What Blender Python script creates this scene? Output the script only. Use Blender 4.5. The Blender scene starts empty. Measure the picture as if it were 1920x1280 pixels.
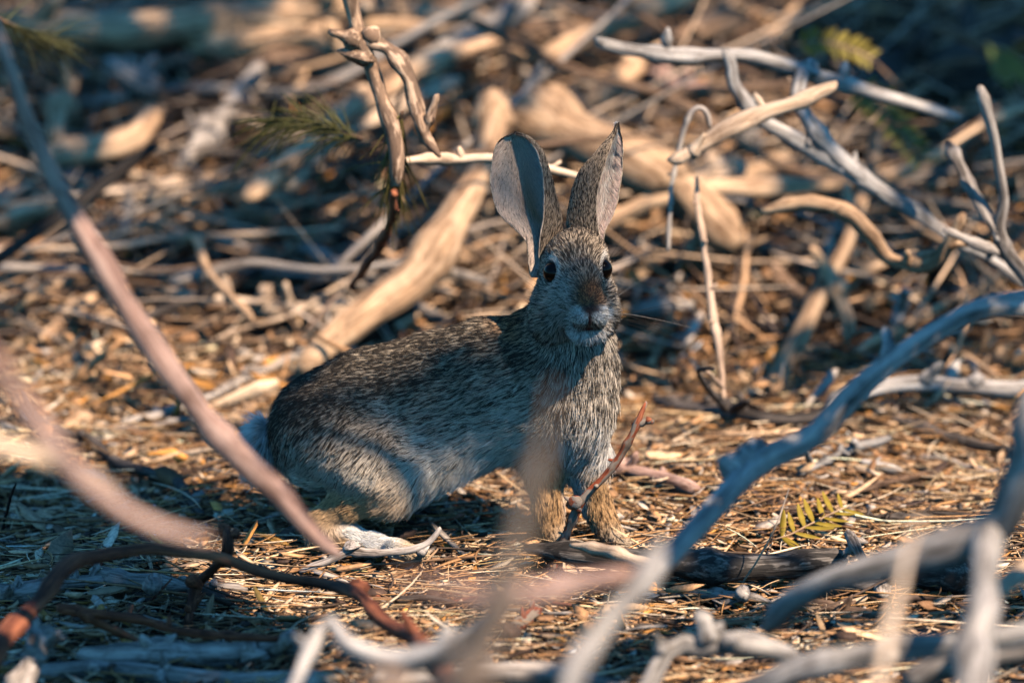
import bpy, bmesh, math, random
import numpy as np
from mathutils import Vector, Matrix

SC = bpy.context.scene
COL = SC.collection
RNG = np.random.default_rng(11)
random.seed(11)

# ------------------------------------------------------------------ camera, sky, sun, exposure
TILT = math.radians(14.0)
DIST = 4.0
Z0 = 0.1294
K = 1920 / 0.61 * DIST                       # photo pixels per unit slope
CAM = np.array([0.0, -DIST * math.cos(TILT), Z0 + DIST * math.sin(TILT)])
FWD = np.array([0.0, math.cos(TILT), -math.sin(TILT)])
UPV = np.array([0.0, math.sin(TILT), math.cos(TILT)])

cd = bpy.data.cameras.new('camera')
cam = bpy.data.objects.new('camera', cd)
COL.objects.link(cam)
cam.location = CAM
cam.rotation_euler = (math.pi / 2 - TILT, 0, 0)
cd.sensor_width = 36.0
cd.lens = 36.0 * DIST / 0.61
cd.clip_start = 0.05
cd.clip_end = 400
cd.dof.use_dof = True
cd.dof.focus_distance = DIST - 0.035
cd.dof.aperture_fstop = (cd.lens / 1000) / 0.046
cd.dof.aperture_blades = 0
SC.camera = cam

SUN_TO = np.array([0.42, -0.48, 0.77])
SUN_TO /= np.linalg.norm(SUN_TO)
w = bpy.data.worlds.new('World')
SC.world = w
w.use_nodes = True
wn = w.node_tree
bg = wn.nodes['Background']
sky = wn.nodes.new('ShaderNodeTexSky')
sky.sky_type = 'NISHITA'
sky.sun_disc = False
sky.sun_elevation = math.asin(SUN_TO[2])
sky.sun_rotation = math.atan2(SUN_TO[0], SUN_TO[1])
sky.ozone_density = 10.0
sky.air_density = 1.0
sky.dust_density = 0.0
tint = wn.nodes.new('ShaderNodeMix'); tint.data_type = 'RGBA'; tint.blend_type = 'MULTIPLY'
tint.inputs[0].default_value = 1.0; tint.inputs[7].default_value = (0.55, 1.06, 1.05, 1)      # teal colour grade put into the sky light
wn.links.new(sky.outputs[0], tint.inputs[6])
wn.links.new(tint.outputs[2], bg.inputs[0])
bg.inputs[1].default_value = 0.09

sd = bpy.data.lights.new('sun', 'SUN')
sun = bpy.data.objects.new('sun', sd)
COL.objects.link(sun)
sun.location = SUN_TO * 8
sun.rotation_euler = Vector(-SUN_TO).to_track_quat('-Z', 'Y').to_euler()
sd.energy = 5.0
sd.angle = math.radians(0.5)
sd.color = (1.0, 0.80, 0.61)

SC.view_settings.view_transform = 'Standard'
SC.view_settings.look = 'None'
SC.view_settings.gamma = 1
SC.view_settings.use_curve_mapping = False
SC.view_settings.exposure = 1.1
SC.cycles.max_bounces = 5
SC.cycles.diffuse_bounces = 0
SC.cycles.transparent_max_bounces = 4
SC.cycles_curves.shape = 'RIBBONS'

# ------------------------------------------------------------------ small maths helpers
def ray(u, v):
    return FWD + np.array([1.0, 0, 0]) * ((u - 960) / K) + UPV * ((640 - v) / K)

def at_y(u, v, Y):
    d = ray(u, v)
    return CAM + d * ((Y - CAM[1]) / d[1])

def project(P):
    q = np.asarray(P) - CAM
    dep = q @ FWD
    return 960 + K * q[..., 0] / dep, 640 - K * (q @ UPV) / dep

def sstep(e0, e1, x):
    t = np.clip((np.asarray(x, float) - e0) / (e1 - e0), 0, 1)
    return t * t * (3 - 2 * t)

def vnoise(P, seed=0):
    """Value noise in -1..1 of points (n, 3), one value each."""
    P = np.asarray(P, float)
    i = np.floor(P).astype(np.int64)
    f = P - i
    f = f * f * (3 - 2 * f)
    out = np.zeros(len(P))
    for dx in (0, 1):
        for dy in (0, 1):
            for dz in (0, 1):
                h = ((i[:, 0] + dx) * 374761393 + (i[:, 1] + dy) * 668265263 + (i[:, 2] + dz) * 2147483647 + seed * 974634777) & 0xffffffff
                h = ((h ^ (h >> 13)) * 1274126177) & 0xffffffff
                h = (h ^ (h >> 16)) & 0xffff
                wgt = (f[:, 0] if dx else 1 - f[:, 0]) * (f[:, 1] if dy else 1 - f[:, 1]) * (f[:, 2] if dz else 1 - f[:, 2])
                out += wgt * (h / 32767.5 - 1)
    return out

def ground_z(x, y):
    x = np.asarray(x, float); y = np.asarray(y, float)
    near = 1 - sstep(2.5, 6, np.hypot(x, y))
    bumps = 0.006 * np.sin(9 * x + 1.3 * np.sin(7 * y)) * np.sin(8 * y + 0.7) + 0.004 * np.sin(23 * x - 11 * y)
    bank = 0.15 * sstep(0.34, 1.1, y + 0.05 * np.sin(5 * x)) * (0.85 + 0.15 * np.sin(4 * x + 2))
    far = 0.25 * (1 - near) * (np.sin(0.5 * x) + np.sin(0.43 * y + 1)) * 0.5
    return bumps * near * (1 - np.exp(-((x + 0.02) ** 2 + (y - 0.01) ** 2) / 0.02)) + bank * (1 - sstep(1.6, 4, y)) + far

def at_surf(u, v, h):
    d = ray(u, v)
    lo, hi = -1.6, 6.0
    for _ in range(40):
        m = (lo + hi) / 2
        p = CAM + d * ((m - CAM[1]) / d[1])
        if p[2] - float(ground_z(p[0], p[1])) - h > 0:
            lo = m
        else:
            hi = m
    return CAM + d * ((hi - CAM[1]) / d[1])

# ------------------------------------------------------------------ object helpers
def tag(o, label=None, cat=None, group=None, kind=None):
    for k, val in (('label', label), ('category', cat), ('group', group), ('kind', kind)):
        if val:
            o[k] = val
    return o

def mesh_obj(name, V, F, mat=None, parent=None, smooth=True, attrs=None, mesh=None):
    if mesh is None:
        me = bpy.data.meshes.new(name)
        V = np.asarray(V, np.float32)
        if isinstance(F, np.ndarray):
            n, k = F.shape
            me.vertices.add(len(V)); me.vertices.foreach_set('co', V.ravel())
            me.loops.add(n * k); me.loops.foreach_set('vertex_index', F.astype(np.int32).ravel())
            me.polygons.add(n)
            me.polygons.foreach_set('loop_start', np.arange(0, n * k, k, dtype=np.int32))
            me.polygons.foreach_set('loop_total', np.full(n, k, np.int32))
            me.update(calc_edges=True)
        else:
            me.from_pydata(V.tolist(), [], F)
        if smooth:
            me.polygons.foreach_set('use_smooth', np.ones(len(me.polygons), bool))
        for an, (typ, arr) in (attrs or {}).items():
            at = me.attributes.new(an, typ, 'POINT')
            at.data.foreach_set('color' if typ == 'FLOAT_COLOR' else 'vector' if typ == 'FLOAT_VECTOR' else 'value', np.asarray(arr, np.float32).ravel())
        if mat:
            me.materials.append(mat)
    else:
        me = mesh
    o = bpy.data.objects.new(name, me)
    COL.objects.link(o)
    if parent:
        o.parent = parent
    return o

def empty(name, loc=(0, 0, 0)):
    o = bpy.data.objects.new(name, None)
    o.empty_display_size = 0.02
    COL.objects.link(o)
    o.location = loc
    return o

# ------------------------------------------------------------------ materials
def new_mat(name):
    m = bpy.data.materials.new(name)
    m.use_nodes = True
    nt = m.node_tree
    return m, nt, nt.nodes['Principled BSDF'], nt.nodes, nt.links

def ramp(nodes, stops):
    r = nodes.new('ShaderNodeValToRGB')
    cr = r.color_ramp
    while len(cr.elements) < len(stops):
        cr.elements.new(0.5)
    for e, (p, c) in zip(cr.elements, stops):
        e.position = p
        e.color = (*c, 1)
    return r

def bark_mat(name, dark, mid, light, patch=None, rough=0.8, crack=1.0):
    """Wood with long grain: colour from noise stretched along the stick, cracks and knots in the bump."""
    m, nt, bs, N, L = new_mat(name)
    at = N.new('ShaderNodeAttribute'); at.attribute_name = 'grain'
    oi = N.new('ShaderNodeObjectInfo')
    off = N.new('ShaderNodeVectorMath'); off.operation = 'SCALE'
    cmb = N.new('ShaderNodeCombineXYZ')
    for i in range(3):
        L.new(oi.outputs['Random'], cmb.inputs[i])
    off.inputs['Scale'].default_value = 37.0
    L.new(cmb.outputs[0], off.inputs[0])
    add = N.new('ShaderNodeVectorMath'); add.operation = 'ADD'
    L.new(at.outputs['Vector'], add.inputs[0]); L.new(off.outputs[0], add.inputs[1])
    n1 = N.new('ShaderNodeTexNoise'); n1.inputs['Scale'].default_value = 1.0; n1.inputs['Detail'].default_value = 6
    n1.inputs['Roughness'].default_value = 0.65
    mp = N.new('ShaderNodeMapping'); mp.inputs['Scale'].default_value = (900, 900, 45)
    L.new(add.outputs[0], mp.inputs[0]); L.new(mp.outputs[0], n1.inputs['Vector'])
    n2 = N.new('ShaderNodeTexNoise'); n2.inputs['Scale'].default_value = 1.0; n2.inputs['Detail'].default_value = 4
    mp2 = N.new('ShaderNodeMapping'); mp2.inputs['Scale'].default_value = (210, 210, 13)
    L.new(add.outputs[0], mp2.inputs[0]); L.new(mp2.outputs[0], n2.inputs['Vector'])
    mx = N.new('ShaderNodeMath'); mx.operation = 'MULTIPLY_ADD'
    L.new(n1.outputs[0], mx.inputs[0]); mx.inputs[1].default_value = 0.5
    hm = N.new('ShaderNodeMath'); hm.operation = 'MULTIPLY'; L.new(n2.outputs[0], hm.inputs[0]); hm.inputs[1].default_value = 0.54
    L.new(hm.outputs[0], mx.inputs[2])
    r = ramp(N, [(0.41, dark), (0.51, mid), (0.63, light)])
    L.new(mx.outputs[0], r.inputs[0])
    col = r.outputs[0]
    if patch:
        n3 = N.new('ShaderNodeTexNoise'); n3.inputs['Scale'].default_value = 1.0; n3.inputs['Detail'].default_value = 3
        mp3 = N.new('ShaderNodeMapping'); mp3.inputs['Scale'].default_value = (230, 230, 75)
        L.new(add.outputs[0], mp3.inputs[0]); L.new(mp3.outputs[0], n3.inputs['Vector'])
        r3 = ramp(N, [(0.47, (0, 0, 0)), (0.54, (1, 1, 1))])
        L.new(n3.outputs[0], r3.inputs[0])
        mixc = N.new('ShaderNodeMix'); mixc.data_type = 'RGBA'
        L.new(r3.outputs[0], mixc.inputs[0]); L.new(col, mixc.inputs[6]); mixc.inputs[7].default_value = (*patch, 1)
        col = mixc.outputs[2]
    # a little brightness difference from stick to stick
    hs = N.new('ShaderNodeHueSaturation')
    vm = N.new('ShaderNodeMapRange'); vm.inputs['To Min'].default_value = 0.72; vm.inputs['To Max'].default_value = 1.2
    L.new(oi.outputs['Random'], vm.inputs[0]); L.new(vm.outputs[0], hs.inputs['Value']); L.new(col, hs.inputs['Color'])
    n4 = N.new('ShaderNodeTexNoise'); n4.inputs['Scale'].default_value = 1.0; n4.inputs['Detail'].default_value = 5; n4.inputs['Roughness'].default_value = 0.7
    mp4 = N.new('ShaderNodeMapping'); mp4.inputs['Scale'].default_value = (75, 75, 32)
    L.new(add.outputs[0], mp4.inputs[0]); L.new(mp4.outputs[0], n4.inputs['Vector'])
    r4 = ramp(N, [(0.34, (.5, .47, .45)), (0.47, (.9, .9, .9)), (0.6, (1.12, 1.1, 1.06))]); L.new(n4.outputs[0], r4.inputs[0])
    wx = N.new('ShaderNodeMix'); wx.data_type = 'RGBA'; wx.blend_type = 'MULTIPLY'; wx.inputs[0].default_value = 1.0
    L.new(hs.outputs[0], wx.inputs[6]); L.new(r4.outputs[0], wx.inputs[7]); L.new(wx.outputs[2], bs.inputs['Base Color'])
    bs.inputs['Roughness'].default_value = rough
    bs.inputs['Specular IOR Level'].default_value = 0.2
    bp = N.new('ShaderNodeBump'); bp.inputs['Strength'].default_value = 0.7 * crack; bp.inputs['Distance'].default_value = 0.0012
    L.new(mx.outputs[0], bp.inputs['Height']); L.new(bp.outputs[0], bs.inputs['Normal'])
    return m

BARK = {
    'grey':  bark_mat('weathered_grey_wood', (.07, .058, .05), (.27, .235, .21), (.46, .41, .37)),
    'silver': bark_mat('silver_bark', (.085, .078, .072), (.29, .27, .255), (.46, .43, .41)),
    'tan':   bark_mat('bare_tan_wood', (.13, .075, .042), (.42, .27, .165), (.62, .44, .29)),
    'pink':  bark_mat('pale_pinkish_bark', (.20, .115, .095), (.46, .29, .235), (.60, .42, .355)),
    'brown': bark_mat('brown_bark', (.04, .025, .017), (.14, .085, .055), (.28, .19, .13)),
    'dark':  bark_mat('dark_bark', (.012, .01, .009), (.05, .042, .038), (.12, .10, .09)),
    'red':   bark_mat('red_brown_bark', (.03, .012, .009), (.17, .055, .03), (.36, .13, .065)),
    'redtip': bark_mat('red_twig_bark', (.05, .014, .008), (.30, .07, .03), (.46, .17, .09), patch=(.27, .22, .18)),
    'dun':   bark_mat('dun_twig_bark', (.22, .145, .105), (.43, .30, .22), (.56, .42, .32)),
    'cream': bark_mat('cream_twig_bark', (.30, .21, .145), (.53, .39, .28), (.66, .52, .40)),
    'thorn': bark_mat('patchy_thorn_bark', (.05, .028, .02), (.36, .24, .16), (.55, .40, .29), patch=(.17, .11, .075)),
    'char':  bark_mat('charred_log_wood', (.012, .011, .010), (.075, .066, .06), (.22, .195, .175), patch=(.03, .027, .025), crack=1.6),
}

def attr_mat(name, attr, rough=0.75, noise=0.25, scale=400, translucent=0.0):
    m, nt, bs, N, L = new_mat(name)
    at = N.new('ShaderNodeAttribute'); at.attribute_name = attr
    tc = N.new('ShaderNodeTexCoord')
    n = N.new('ShaderNodeTexNoise'); n.inputs['Scale'].default_value = scale; n.inputs['Detail'].default_value = 3
    L.new(tc.outputs['Object'], n.inputs['Vector'])
    mr = N.new('ShaderNodeMapRange'); mr.inputs['From Min'].default_value = 0.3; mr.inputs['From Max'].default_value = 0.7
    mr.inputs['To Min'].default_value = 1 - noise; mr.inputs['To Max'].default_value = 1 + noise
    L.new(n.outputs[0], mr.inputs[0])
    hs = N.new('ShaderNodeHueSaturation'); L.new(mr.outputs[0], hs.inputs['Value']); L.new(at.outputs['Color'], hs.inputs['Color'])
    L.new(hs.outputs[0], bs.inputs['Base Color'])
    bs.inputs['Roughness'].default_value = rough
    bs.inputs['Specular IOR Level'].default_value = 0.3
    if translucent:
        tr = N.new('ShaderNodeBsdfTranslucent'); L.new(hs.outputs[0], tr.inputs['Color'])
        ms = N.new('ShaderNodeMixShader'); ms.inputs[0].default_value = translucent
        L.new(bs.outputs[0], ms.inputs[1]); L.new(tr.outputs[0], ms.inputs[2])
        L.new(ms.outputs[0], N['Material Output'].inputs['Surface'])
    return m

M_LITTER = attr_mat('dry_litter', 'col', 0.7, 0.3, 500)
M_SKIN = attr_mat('rabbit_undercoat', 'col', 0.9, 0.2, 600)
M_EAR = attr_mat('ear_skin', 'col', 0.7, 0.15, 500, translucent=0.5)
M_LEAF = attr_mat('leaf_blade', 'col', 0.5, 0.2, 200, translucent=0.35)
# ------------------------------------------------------------------ ground
def graded(lo, hi, step, far):
    c = list(np.arange(lo, hi + 1e-6, step))
    s, x = step, hi
    up = []
    while x < far:
        s *= 1.35; x += s; up.append(x)
    s, x = step, lo
    dn = []
    while x > -far:
        s *= 1.35; x -= s; dn.append(x)
    return np.array(dn[::-1] + c + up)

def build_ground():
    xs = graded(-0.75, 0.75, 0.012, 150); ys = graded(-0.9, 1.6, 0.012, 150)
    X, Y = np.meshgrid(xs, ys)
    Z = ground_z(X, Y)
    P = np.stack([X.ravel(), Y.ravel(), Z.ravel()], 1)
    near = np.exp(-(X.ravel() ** 2 + Y.ravel() ** 2) / 4)
    P[:, 2] += near * (0.004 * vnoise(P * [38, 38, 0], 3) + 0.003 * vnoise(P * [90, 90, 0], 4)) - 0.004
    nx, ny = len(xs), len(ys)
    idx = np.arange(nx * ny).reshape(ny, nx)
    F = np.stack([idx[:-1, :-1], idx[:-1, 1:], idx[1:, 1:], idx[1:, :-1]], -1).reshape(-1, 4)
    m, nt, bs, N, L = new_mat('litter_soil')
    tc = N.new('ShaderNodeTexCoord')
    v = N.new('ShaderNodeTexVoronoi'); v.inputs['Scale'].default_value = 130; v.inputs['Randomness'].default_value = 1
    n0 = N.new('ShaderNodeTexNoise'); n0.inputs['Scale'].default_value = 60; n0.inputs['Detail'].default_value = 4
    mixv = N.new('ShaderNodeMix'); mixv.data_type = 'RGBA'; mixv.inputs[0].default_value = 0.03
    L.new(tc.outputs['Object'], n0.inputs['Vector'])
    L.new(tc.outputs['Object'], mixv.inputs[6]); L.new(n0.outputs['Color'], mixv.inputs[7])
    L.new(mixv.outputs[2], v.inputs['Vector'])
    r = ramp(N, [(0.0, (.012, .008, .006)), (0.4, (.04, .025, .016)), (0.75, (.10, .06, .036)), (1.0, (.22, .145, .09))])
    sep = N.new('ShaderNodeSeparateColor'); L.new(v.outputs['Color'], sep.inputs[0]); L.new(sep.outputs[0], r.inputs[0])
    n = N.new('ShaderNodeTexNoise'); n.inputs['Scale'].default_value = 14; n.inputs['Detail'].default_value = 6
    L.new(tc.outputs['Object'], n.inputs['Vector'])
    mm = N.new('ShaderNodeMix'); mm.data_type = 'RGBA'; mm.blend_type = 'MULTIPLY'; mm.inputs[0].default_value = 0.7
    r2 = ramp(N, [(0.35, (.35, .3, .28)), (0.65, (1, 1, 1))]); L.new(n.outputs[0], r2.inputs[0])
    L.new(r.outputs[0], mm.inputs[6]); L.new(r2.outputs[0], mm.inputs[7]); L.new(mm.outputs[2], bs.inputs['Base Color'])
    bs.inputs['Roughness'].default_value = 0.95
    bs.inputs['Specular IOR Level'].default_value = 0.1
    bp = N.new('ShaderNodeBump'); bp.inputs['Distance'].default_value = 0.003; bp.inputs['Strength'].default_value = 0.8
    L.new(sep.outputs[1], bp.inputs['Height']); L.new(bp.outputs[0], bs.inputs['Normal'])
    return tag(mesh_obj('ground', P, F, m), kind='structure')

build_ground()

# ------------------------------------------------------------------ loose litter on the ground
PAL = np.array([(.56, .37, .22), (.68, .50, .34), (.42, .23, .11), (.22, .115, .055), (.07, .042, .030),
                (.38, .32, .27), (.52, .24, .06), (.76, .62, .47)])
PALW = np.array([.21, .10, .20, .17, .15, .07, .07, .03])

def litter_points(n, xr, yr, bias=None):
    p = np.stack([RNG.uniform(*xr, n), RNG.uniform(*yr, n)], 1)
    if bias is not None:
        p = p[RNG.random(len(p)) < bias(p[:, 0], p[:, 1])]
    return p

def rotations(yaw, tilt, roll):
    cy, sy, ct, st, cr, sr = np.cos(yaw), np.sin(yaw), np.cos(tilt), np.sin(tilt), np.cos(roll), np.sin(roll)
    a = np.stack([cy * ct, sy * ct, st], 1)                               # length axis
    b0 = np.stack([-sy, cy, 0 * cy], 1)
    c0 = np.cross(a, b0)
    b = b0 * cr[:, None] + c0 * sr[:, None]
    c = np.cross(a, b)
    return a, b, c

CHIP_V = np.array([(-1, 0, 0), (-.45, -1, -.2), (-.4, .9, .15), (.5, -.85, .25), (.45, 1, -.1), (1, .1, .1),
                   (-.45, -.9, -1.2), (-.4, .8, -.9), (.5, -.75, -.8), (.45, .9, -1.1)], float)
CHIP_F = np.array([(0, 1, 2), (1, 3, 4), (1, 4, 2), (3, 5, 4), (0, 7, 6), (6, 7, 9), (6, 9, 8), (8, 9, 5),
                   (0, 6, 1), (0, 2, 7), (1, 6, 8), (1, 8, 3), (2, 4, 9), (2, 9, 7), (3, 8, 5), (4, 5, 9)])

def chips(p, ln, wd, th, lift, tiltmax=0.45):
    n = len(p)
    L = ln * np.exp(RNG.normal(0, .38, n)); W = wd * np.exp(RNG.normal(0, .33, n)); T = th * np.exp(RNG.normal(0, .3, n))
    a, b, c = rotations(RNG.uniform(0, 6.283, n), RNG.normal(0, tiltmax * .55, n), RNG.normal(0, tiltmax, n))
    tv = CHIP_V[None] + RNG.normal(0, .14, (n, len(CHIP_V), 3)) * [1, 1, .5]
    z = ground_z(p[:, 0], p[:, 1]) + RNG.random(n) ** 1.6 * lift
    V = (np.concatenate([p, z[:, None]], 1)[:, None] + tv[..., :1] * (a * L[:, None] / 2)[:, None]
         + tv[..., 1:2] * (b * W[:, None] / 2)[:, None] + (tv[..., 2:] + .5 * tv[..., :1] ** 2) * (c * T[:, None] / 1)[:, None])
    F = CHIP_F[None] + (np.arange(n) * len(CHIP_V))[:, None, None]
    ci = RNG.choice(len(PAL), n, p=PALW)
    col = PAL[ci] * np.exp(RNG.normal(0, .2, (n, 1)))
    col = np.repeat(np.concatenate([np.clip(col, 0, .8), np.ones((n, 1))], 1), len(CHIP_V), 0)
    return V.reshape(-1, 3), F.reshape(-1, 3), col

def straws(p, ln, rad, lift, pal, nseg=4, tiltmax=.1):
    """Thin three-sided bent straws and needles."""
    n = len(p)
    L = ln * np.exp(RNG.normal(0, .45, n)); R = rad * np.exp(RNG.normal(0, .3, n))
    yaw = np.where(RNG.random(n) < .6, RNG.normal(0, .55, n), RNG.uniform(0, 6.283, n))
    a, b, c = rotations(yaw, RNG.normal(0, tiltmax, n), RNG.uniform(0, .01, n))
    s = np.linspace(-.5, .5, nseg + 1)
    bend = RNG.normal(0, .22, n)
    zoff = RNG.random(n) ** 1.4 * lift + .001
    ctr = (np.concatenate([p, np.zeros((n, 1))], 1)[:, None] + s[None, :, None] * (a * L[:, None])[:, None]
           + ((s ** 2)[None, :, None] * (b * (bend * L)[:, None])[:, None]))
    ctr[..., 2] += ground_z(ctr[..., 0], ctr[..., 1]) + zoff[:, None]
    V = np.zeros((n, nseg + 1, 3, 3))
    for k in range(3):
        an = k * 2.0944
        prof = (1 - .75 * np.abs(s * 2) ** 3)
        V[:, :, k] = ctr + (prof[None, :, None] * R[:, None, None]) * (math.cos(an) * b + math.sin(an) * np.array([0, 0, 1.0]))[:, None]
    f = []
    for i in range(nseg):
        for k in range(3):
            k2 = (k + 1) % 3
            f += [(i * 3 + k, i * 3 + k2, i * 3 + 3 + k2), (i * 3 + k, i * 3 + 3 + k2, i * 3 + 3 + k)]
    F = np.array(f)[None] + (np.arange(n) * (nseg + 1) * 3)[:, None, None]
    col = np.asarray(pal)[RNG.integers(0, len(pal), n)] * np.exp(RNG.normal(0, .22, (n, 1)))
    col = np.repeat(np.concatenate([np.clip(col, 0, .8), np.ones((n, 1))], 1), (nseg + 1) * 3, 0)
    return V.reshape(-1, 3), F.reshape(-1, 3), col

def stuff(name, batches, label, cat, mat=None):
    V, F, C = [], [], []
    o = 0
    for v, f, c in batches:
        V.append(v); F.append(f + o); C.append(c); o += len(v)
    ob = mesh_obj(name, np.concatenate(V), np.concatenate(F), mat or M_LITTER, smooth=False, attrs={'col': ('FLOAT_COLOR', np.concatenate(C))})
    return tag(ob, label, cat, kind='stuff')

def in_view(pad):
    def f(x, y):
        half = (y + 4) / 4 * .305 + pad
        return np.clip((half - np.abs(x)) / .03, 0.12, 1)
    return f

STRAW = [(.60, .41, .23), (.47, .25, .10), (.68, .53, .37), (.25, .14, .075), (.34, .18, .08), (.07, .045, .03)]
TWIGS = [(.46, .32, .21), (.34, .27, .22), (.20, .13, .09), (.55, .42, .31), (.10, .07, .055), (.42, .26, .15)]
stuff('leaf_litter', [
    chips(litter_points(1500, (-.62, .62), (-.62, .40), in_view(.03)), .024, .0058, .0011, .014, .5),
    chips(litter_points(33000, (-.62, .62), (-.62, .42), in_view(.03)), .0085, .0030, .0007, .007),
    chips(litter_points(4200, (-.62, .62), (-.62, .45), in_view(.03)), .015, .0042, .0010, .010),
    chips(litter_points(6500, (-.70, .70), (.36, 1.35), in_view(.03)), .017, .0036, .0011, .020, .8),
    chips(litter_points(1100, (-.70, .70), (.30, 1.35), in_view(.03)), .036, .0062, .0016, .035, .9),
    chips(litter_points(9000, (-1.8, 1.8), (-1.6, 2.2)), .016, .005, .0012, .006),
], 'dry brown leaf chips and bark crumbs covering the ground', 'leaf litter')
stuff('fallen_needles', [
    straws(litter_points(16000, (-.62, .62), (-.62, .45), in_view(.03)), .034, .00042, .011, STRAW),
    straws(litter_points(1500, (-.62, .62), (-.62, .45), in_view(.03)), .065, .0007, .013, STRAW),
    straws(litter_points(2600, (-.70, .70), (.42, 1.30), in_view(.03)), .10, .0013, .045, TWIGS, 5, .38),
], 'thin dry straw needles strewn over the litter', 'needles')
# ------------------------------------------------------------------ the rabbit
S = 1 / (K / DIST)                                    # metres per photo pixel at the rabbit

def build_rabbit():
    prims = []                                        # (kind, part, data, blend)
    def ell(part, u, v, Y, rx, ry, rz, ang=0.0, k=.016):
        c = at_y(u, v, Y)
        ca, sa = math.cos(ang), math.sin(ang)
        R = np.array([[ca, 0, sa], [0, 1, 0], [-sa, 0, ca]])   # rows: local axes (ang turns the x axis upward in the picture)
        prims.append(('e', part, (c, R, np.array([rx, ry, rz]) * S), k))
    def cone(part, pts, k=.010):
        for (u0, v0, y0, r0), (u1, v1, y1, r1) in zip(pts, pts[1:]):
            prims.append(('c', part, (at_y(u0, v0, y0), at_y(u1, v1, y1), r0 * S, r1 * S), k))
    # trunk, rump to chest
    ell('body', 597, 810, .028, 88, 125, 104)
    ell('body', 700, 770, .026, 118, 132, 116)
    ell('body', 810, 752, .020, 115, 128, 126)
    ell('body', 910, 733, .012, 105, 118, 136)
    ell('body', 1005, 718, .002, 92, 108, 134)
    ell('body', 1078, 735, -.008, 76, 96, 120)
    ell('body', 1062, 640, -.006, 78, 82, 80)
    # near hind leg
    cone('thigh', [(622, 815, -.006, 72), (688, 862, -.014, 60), (735, 900, -.018, 38)], .020)
    cone('shank', [(728, 905, -.018, 38), (655, 938, -.016, 29), (602, 978, -.014, 27)], .008)
    ell('body', 775, 850, .006, 125, 96, 66, .30, .02)
    cone('foot', [(600, 1008, -.016, 27), (650, 1006, -.018, 24), (700, 1020, -.024, 19), (744, 1031, -.030, 17)], .006)
    for du, dv, dy in ((0, 4, -.010), (14, 2, -.004), (20, 0, .002), (10, -3, .008)):
        cone('foot', [(735, 1028, -.031 + dy * .6, 10), (774 + du, 1038 + dv, -.034 + dy, 9)], .006)
    # far hind leg
    cone('thigh', [(640, 850, .06, 70), (730, 905, .066, 36)], .016)
    cone('shank', [(728, 910, .066, 30), (640, 950, .06, 20)], .010)
    cone('foot', [(640, 952, .06, 20), (700, 975, .06, 17), (755, 986, .058, 15)], .006)
    for du, dv, dy in ((0, 2, -.008), (10, 1, -.002), (8, -1, .005)):
        cone('foot', [(750, 986, .058 + dy * .6, 8), (782 + du, 990 + dv, .057 + dy, 7)], .003)
    # forelegs
    cone('foreleg', [(1008, 835, .004, 46), (1022, 895, -.002, 29), (1028, 950, -.006, 22), (1034, 990, -.008, 18), (1052, 1015, -.016, 16)], .010)
    for du, dv, dy in ((0, 3, -.006), (12, 3, -.001), (13, 0, .005)):
        cone('foreleg', [(1052, 1016, -.018 + dy * .6, 9), (1074 + du, 1020 + dv, -.022 + dy, 8)], .003)
    cone('foreleg', [(1094, 845, .0, 44), (1106, 900, .0, 25), (1120, 950, .0, 20), (1136, 988, -.002, 17), (1158, 1010, -.006, 15)], .010)
    for du, dv, dy in ((-6, 6, -.007), (4, 6, -.002), (8, 1, .004)):
        cone('foreleg', [(1156, 1009, -.007 + dy * .6, 9.5), (1172 + du, 1016 + dv, -.012 + dy, 8)], .003)
    # head
    ell('head', 1078, 528, -.026, 66, 96, 86, 0, .012)
    ell('head', 1083, 478, -.028, 48, 66, 44, 0, .010)
    ell('head', 1034, 588, -.030, 40, 56, 46, 0, .010)
    ell('head', 1128, 588, -.034, 30, 50, 44, 0, .010)
    ell('head', 1094, 540, -.058, 33, 38, 50, 0, .008)
    ell('head', 1104, 574, -.068, 30, 34, 27, 0, .007)
    ell('head', 1091, 592, -.068, 20, 26, 18, 0, .004)
    ell('head', 1119, 591, -.068, 19, 26, 18, 0, .004)
    ell('head', 1103, 616, -.056, 38, 40, 26, 0, .008)
    # tail
    ell('tail', 492, 838, .044, 22, 34, 50, 0, .005)

    lo = np.array([-.175, -.125, -.012]); hi = np.array([.095, .125, .225]); h = .0017
    n = np.ceil((hi - lo) / h).astype(int)
    ax = [(lo[i] + h * np.arange(n[i])).astype(np.float32) for i in range(3)]
    D = np.full(n, 1.0, np.float32)

    def sdf(pr, P):
        kind, part, d, k = pr
        if kind == 'e':
            c, R, r = d
            q = (P - c.astype(P.dtype)) @ R.T.astype(P.dtype)
            k0 = np.sqrt(((q / r.astype(P.dtype)) ** 2).sum(-1))
            k1 = np.sqrt(((q / (r ** 2).astype(P.dtype)) ** 2).sum(-1)) + 1e-9
            return k0 * (k0 - 1) / k1
        a, b, r0, r1 = d
        ab = (b - a).astype(P.dtype)
        t = np.clip((P - a.astype(P.dtype)) @ ab / float(ab @ ab), 0, 1)
        q = P - a.astype(P.dtype) - t[..., None] * ab
        return np.sqrt((q ** 2).sum(-1)) - (r0 + (r1 - r0) * t)

    for pr in prims:
        kind, part, d, k = pr
        if kind == 'e':
            mn, mx = d[0] - d[2].max() - k - .004, d[0] + d[2].max() + k + .004
        else:
            R = max(d[2], d[3]) + k + .004
            mn, mx = np.minimum(d[0], d[1]) - R, np.maximum(d[0], d[1]) + R
        i0 = np.clip(((mn - lo) / h).astype(int), 0, n - 1); i1 = np.clip(((mx - lo) / h).astype(int) + 2, 1, n)
        sl = tuple(slice(i0[i], i1[i]) for i in range(3))
        G = np.stack(np.meshgrid(*[ax[i][sl[i]] for i in range(3)], indexing='ij'), -1)
        f = sdf(pr, G); g = D[sl]
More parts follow.
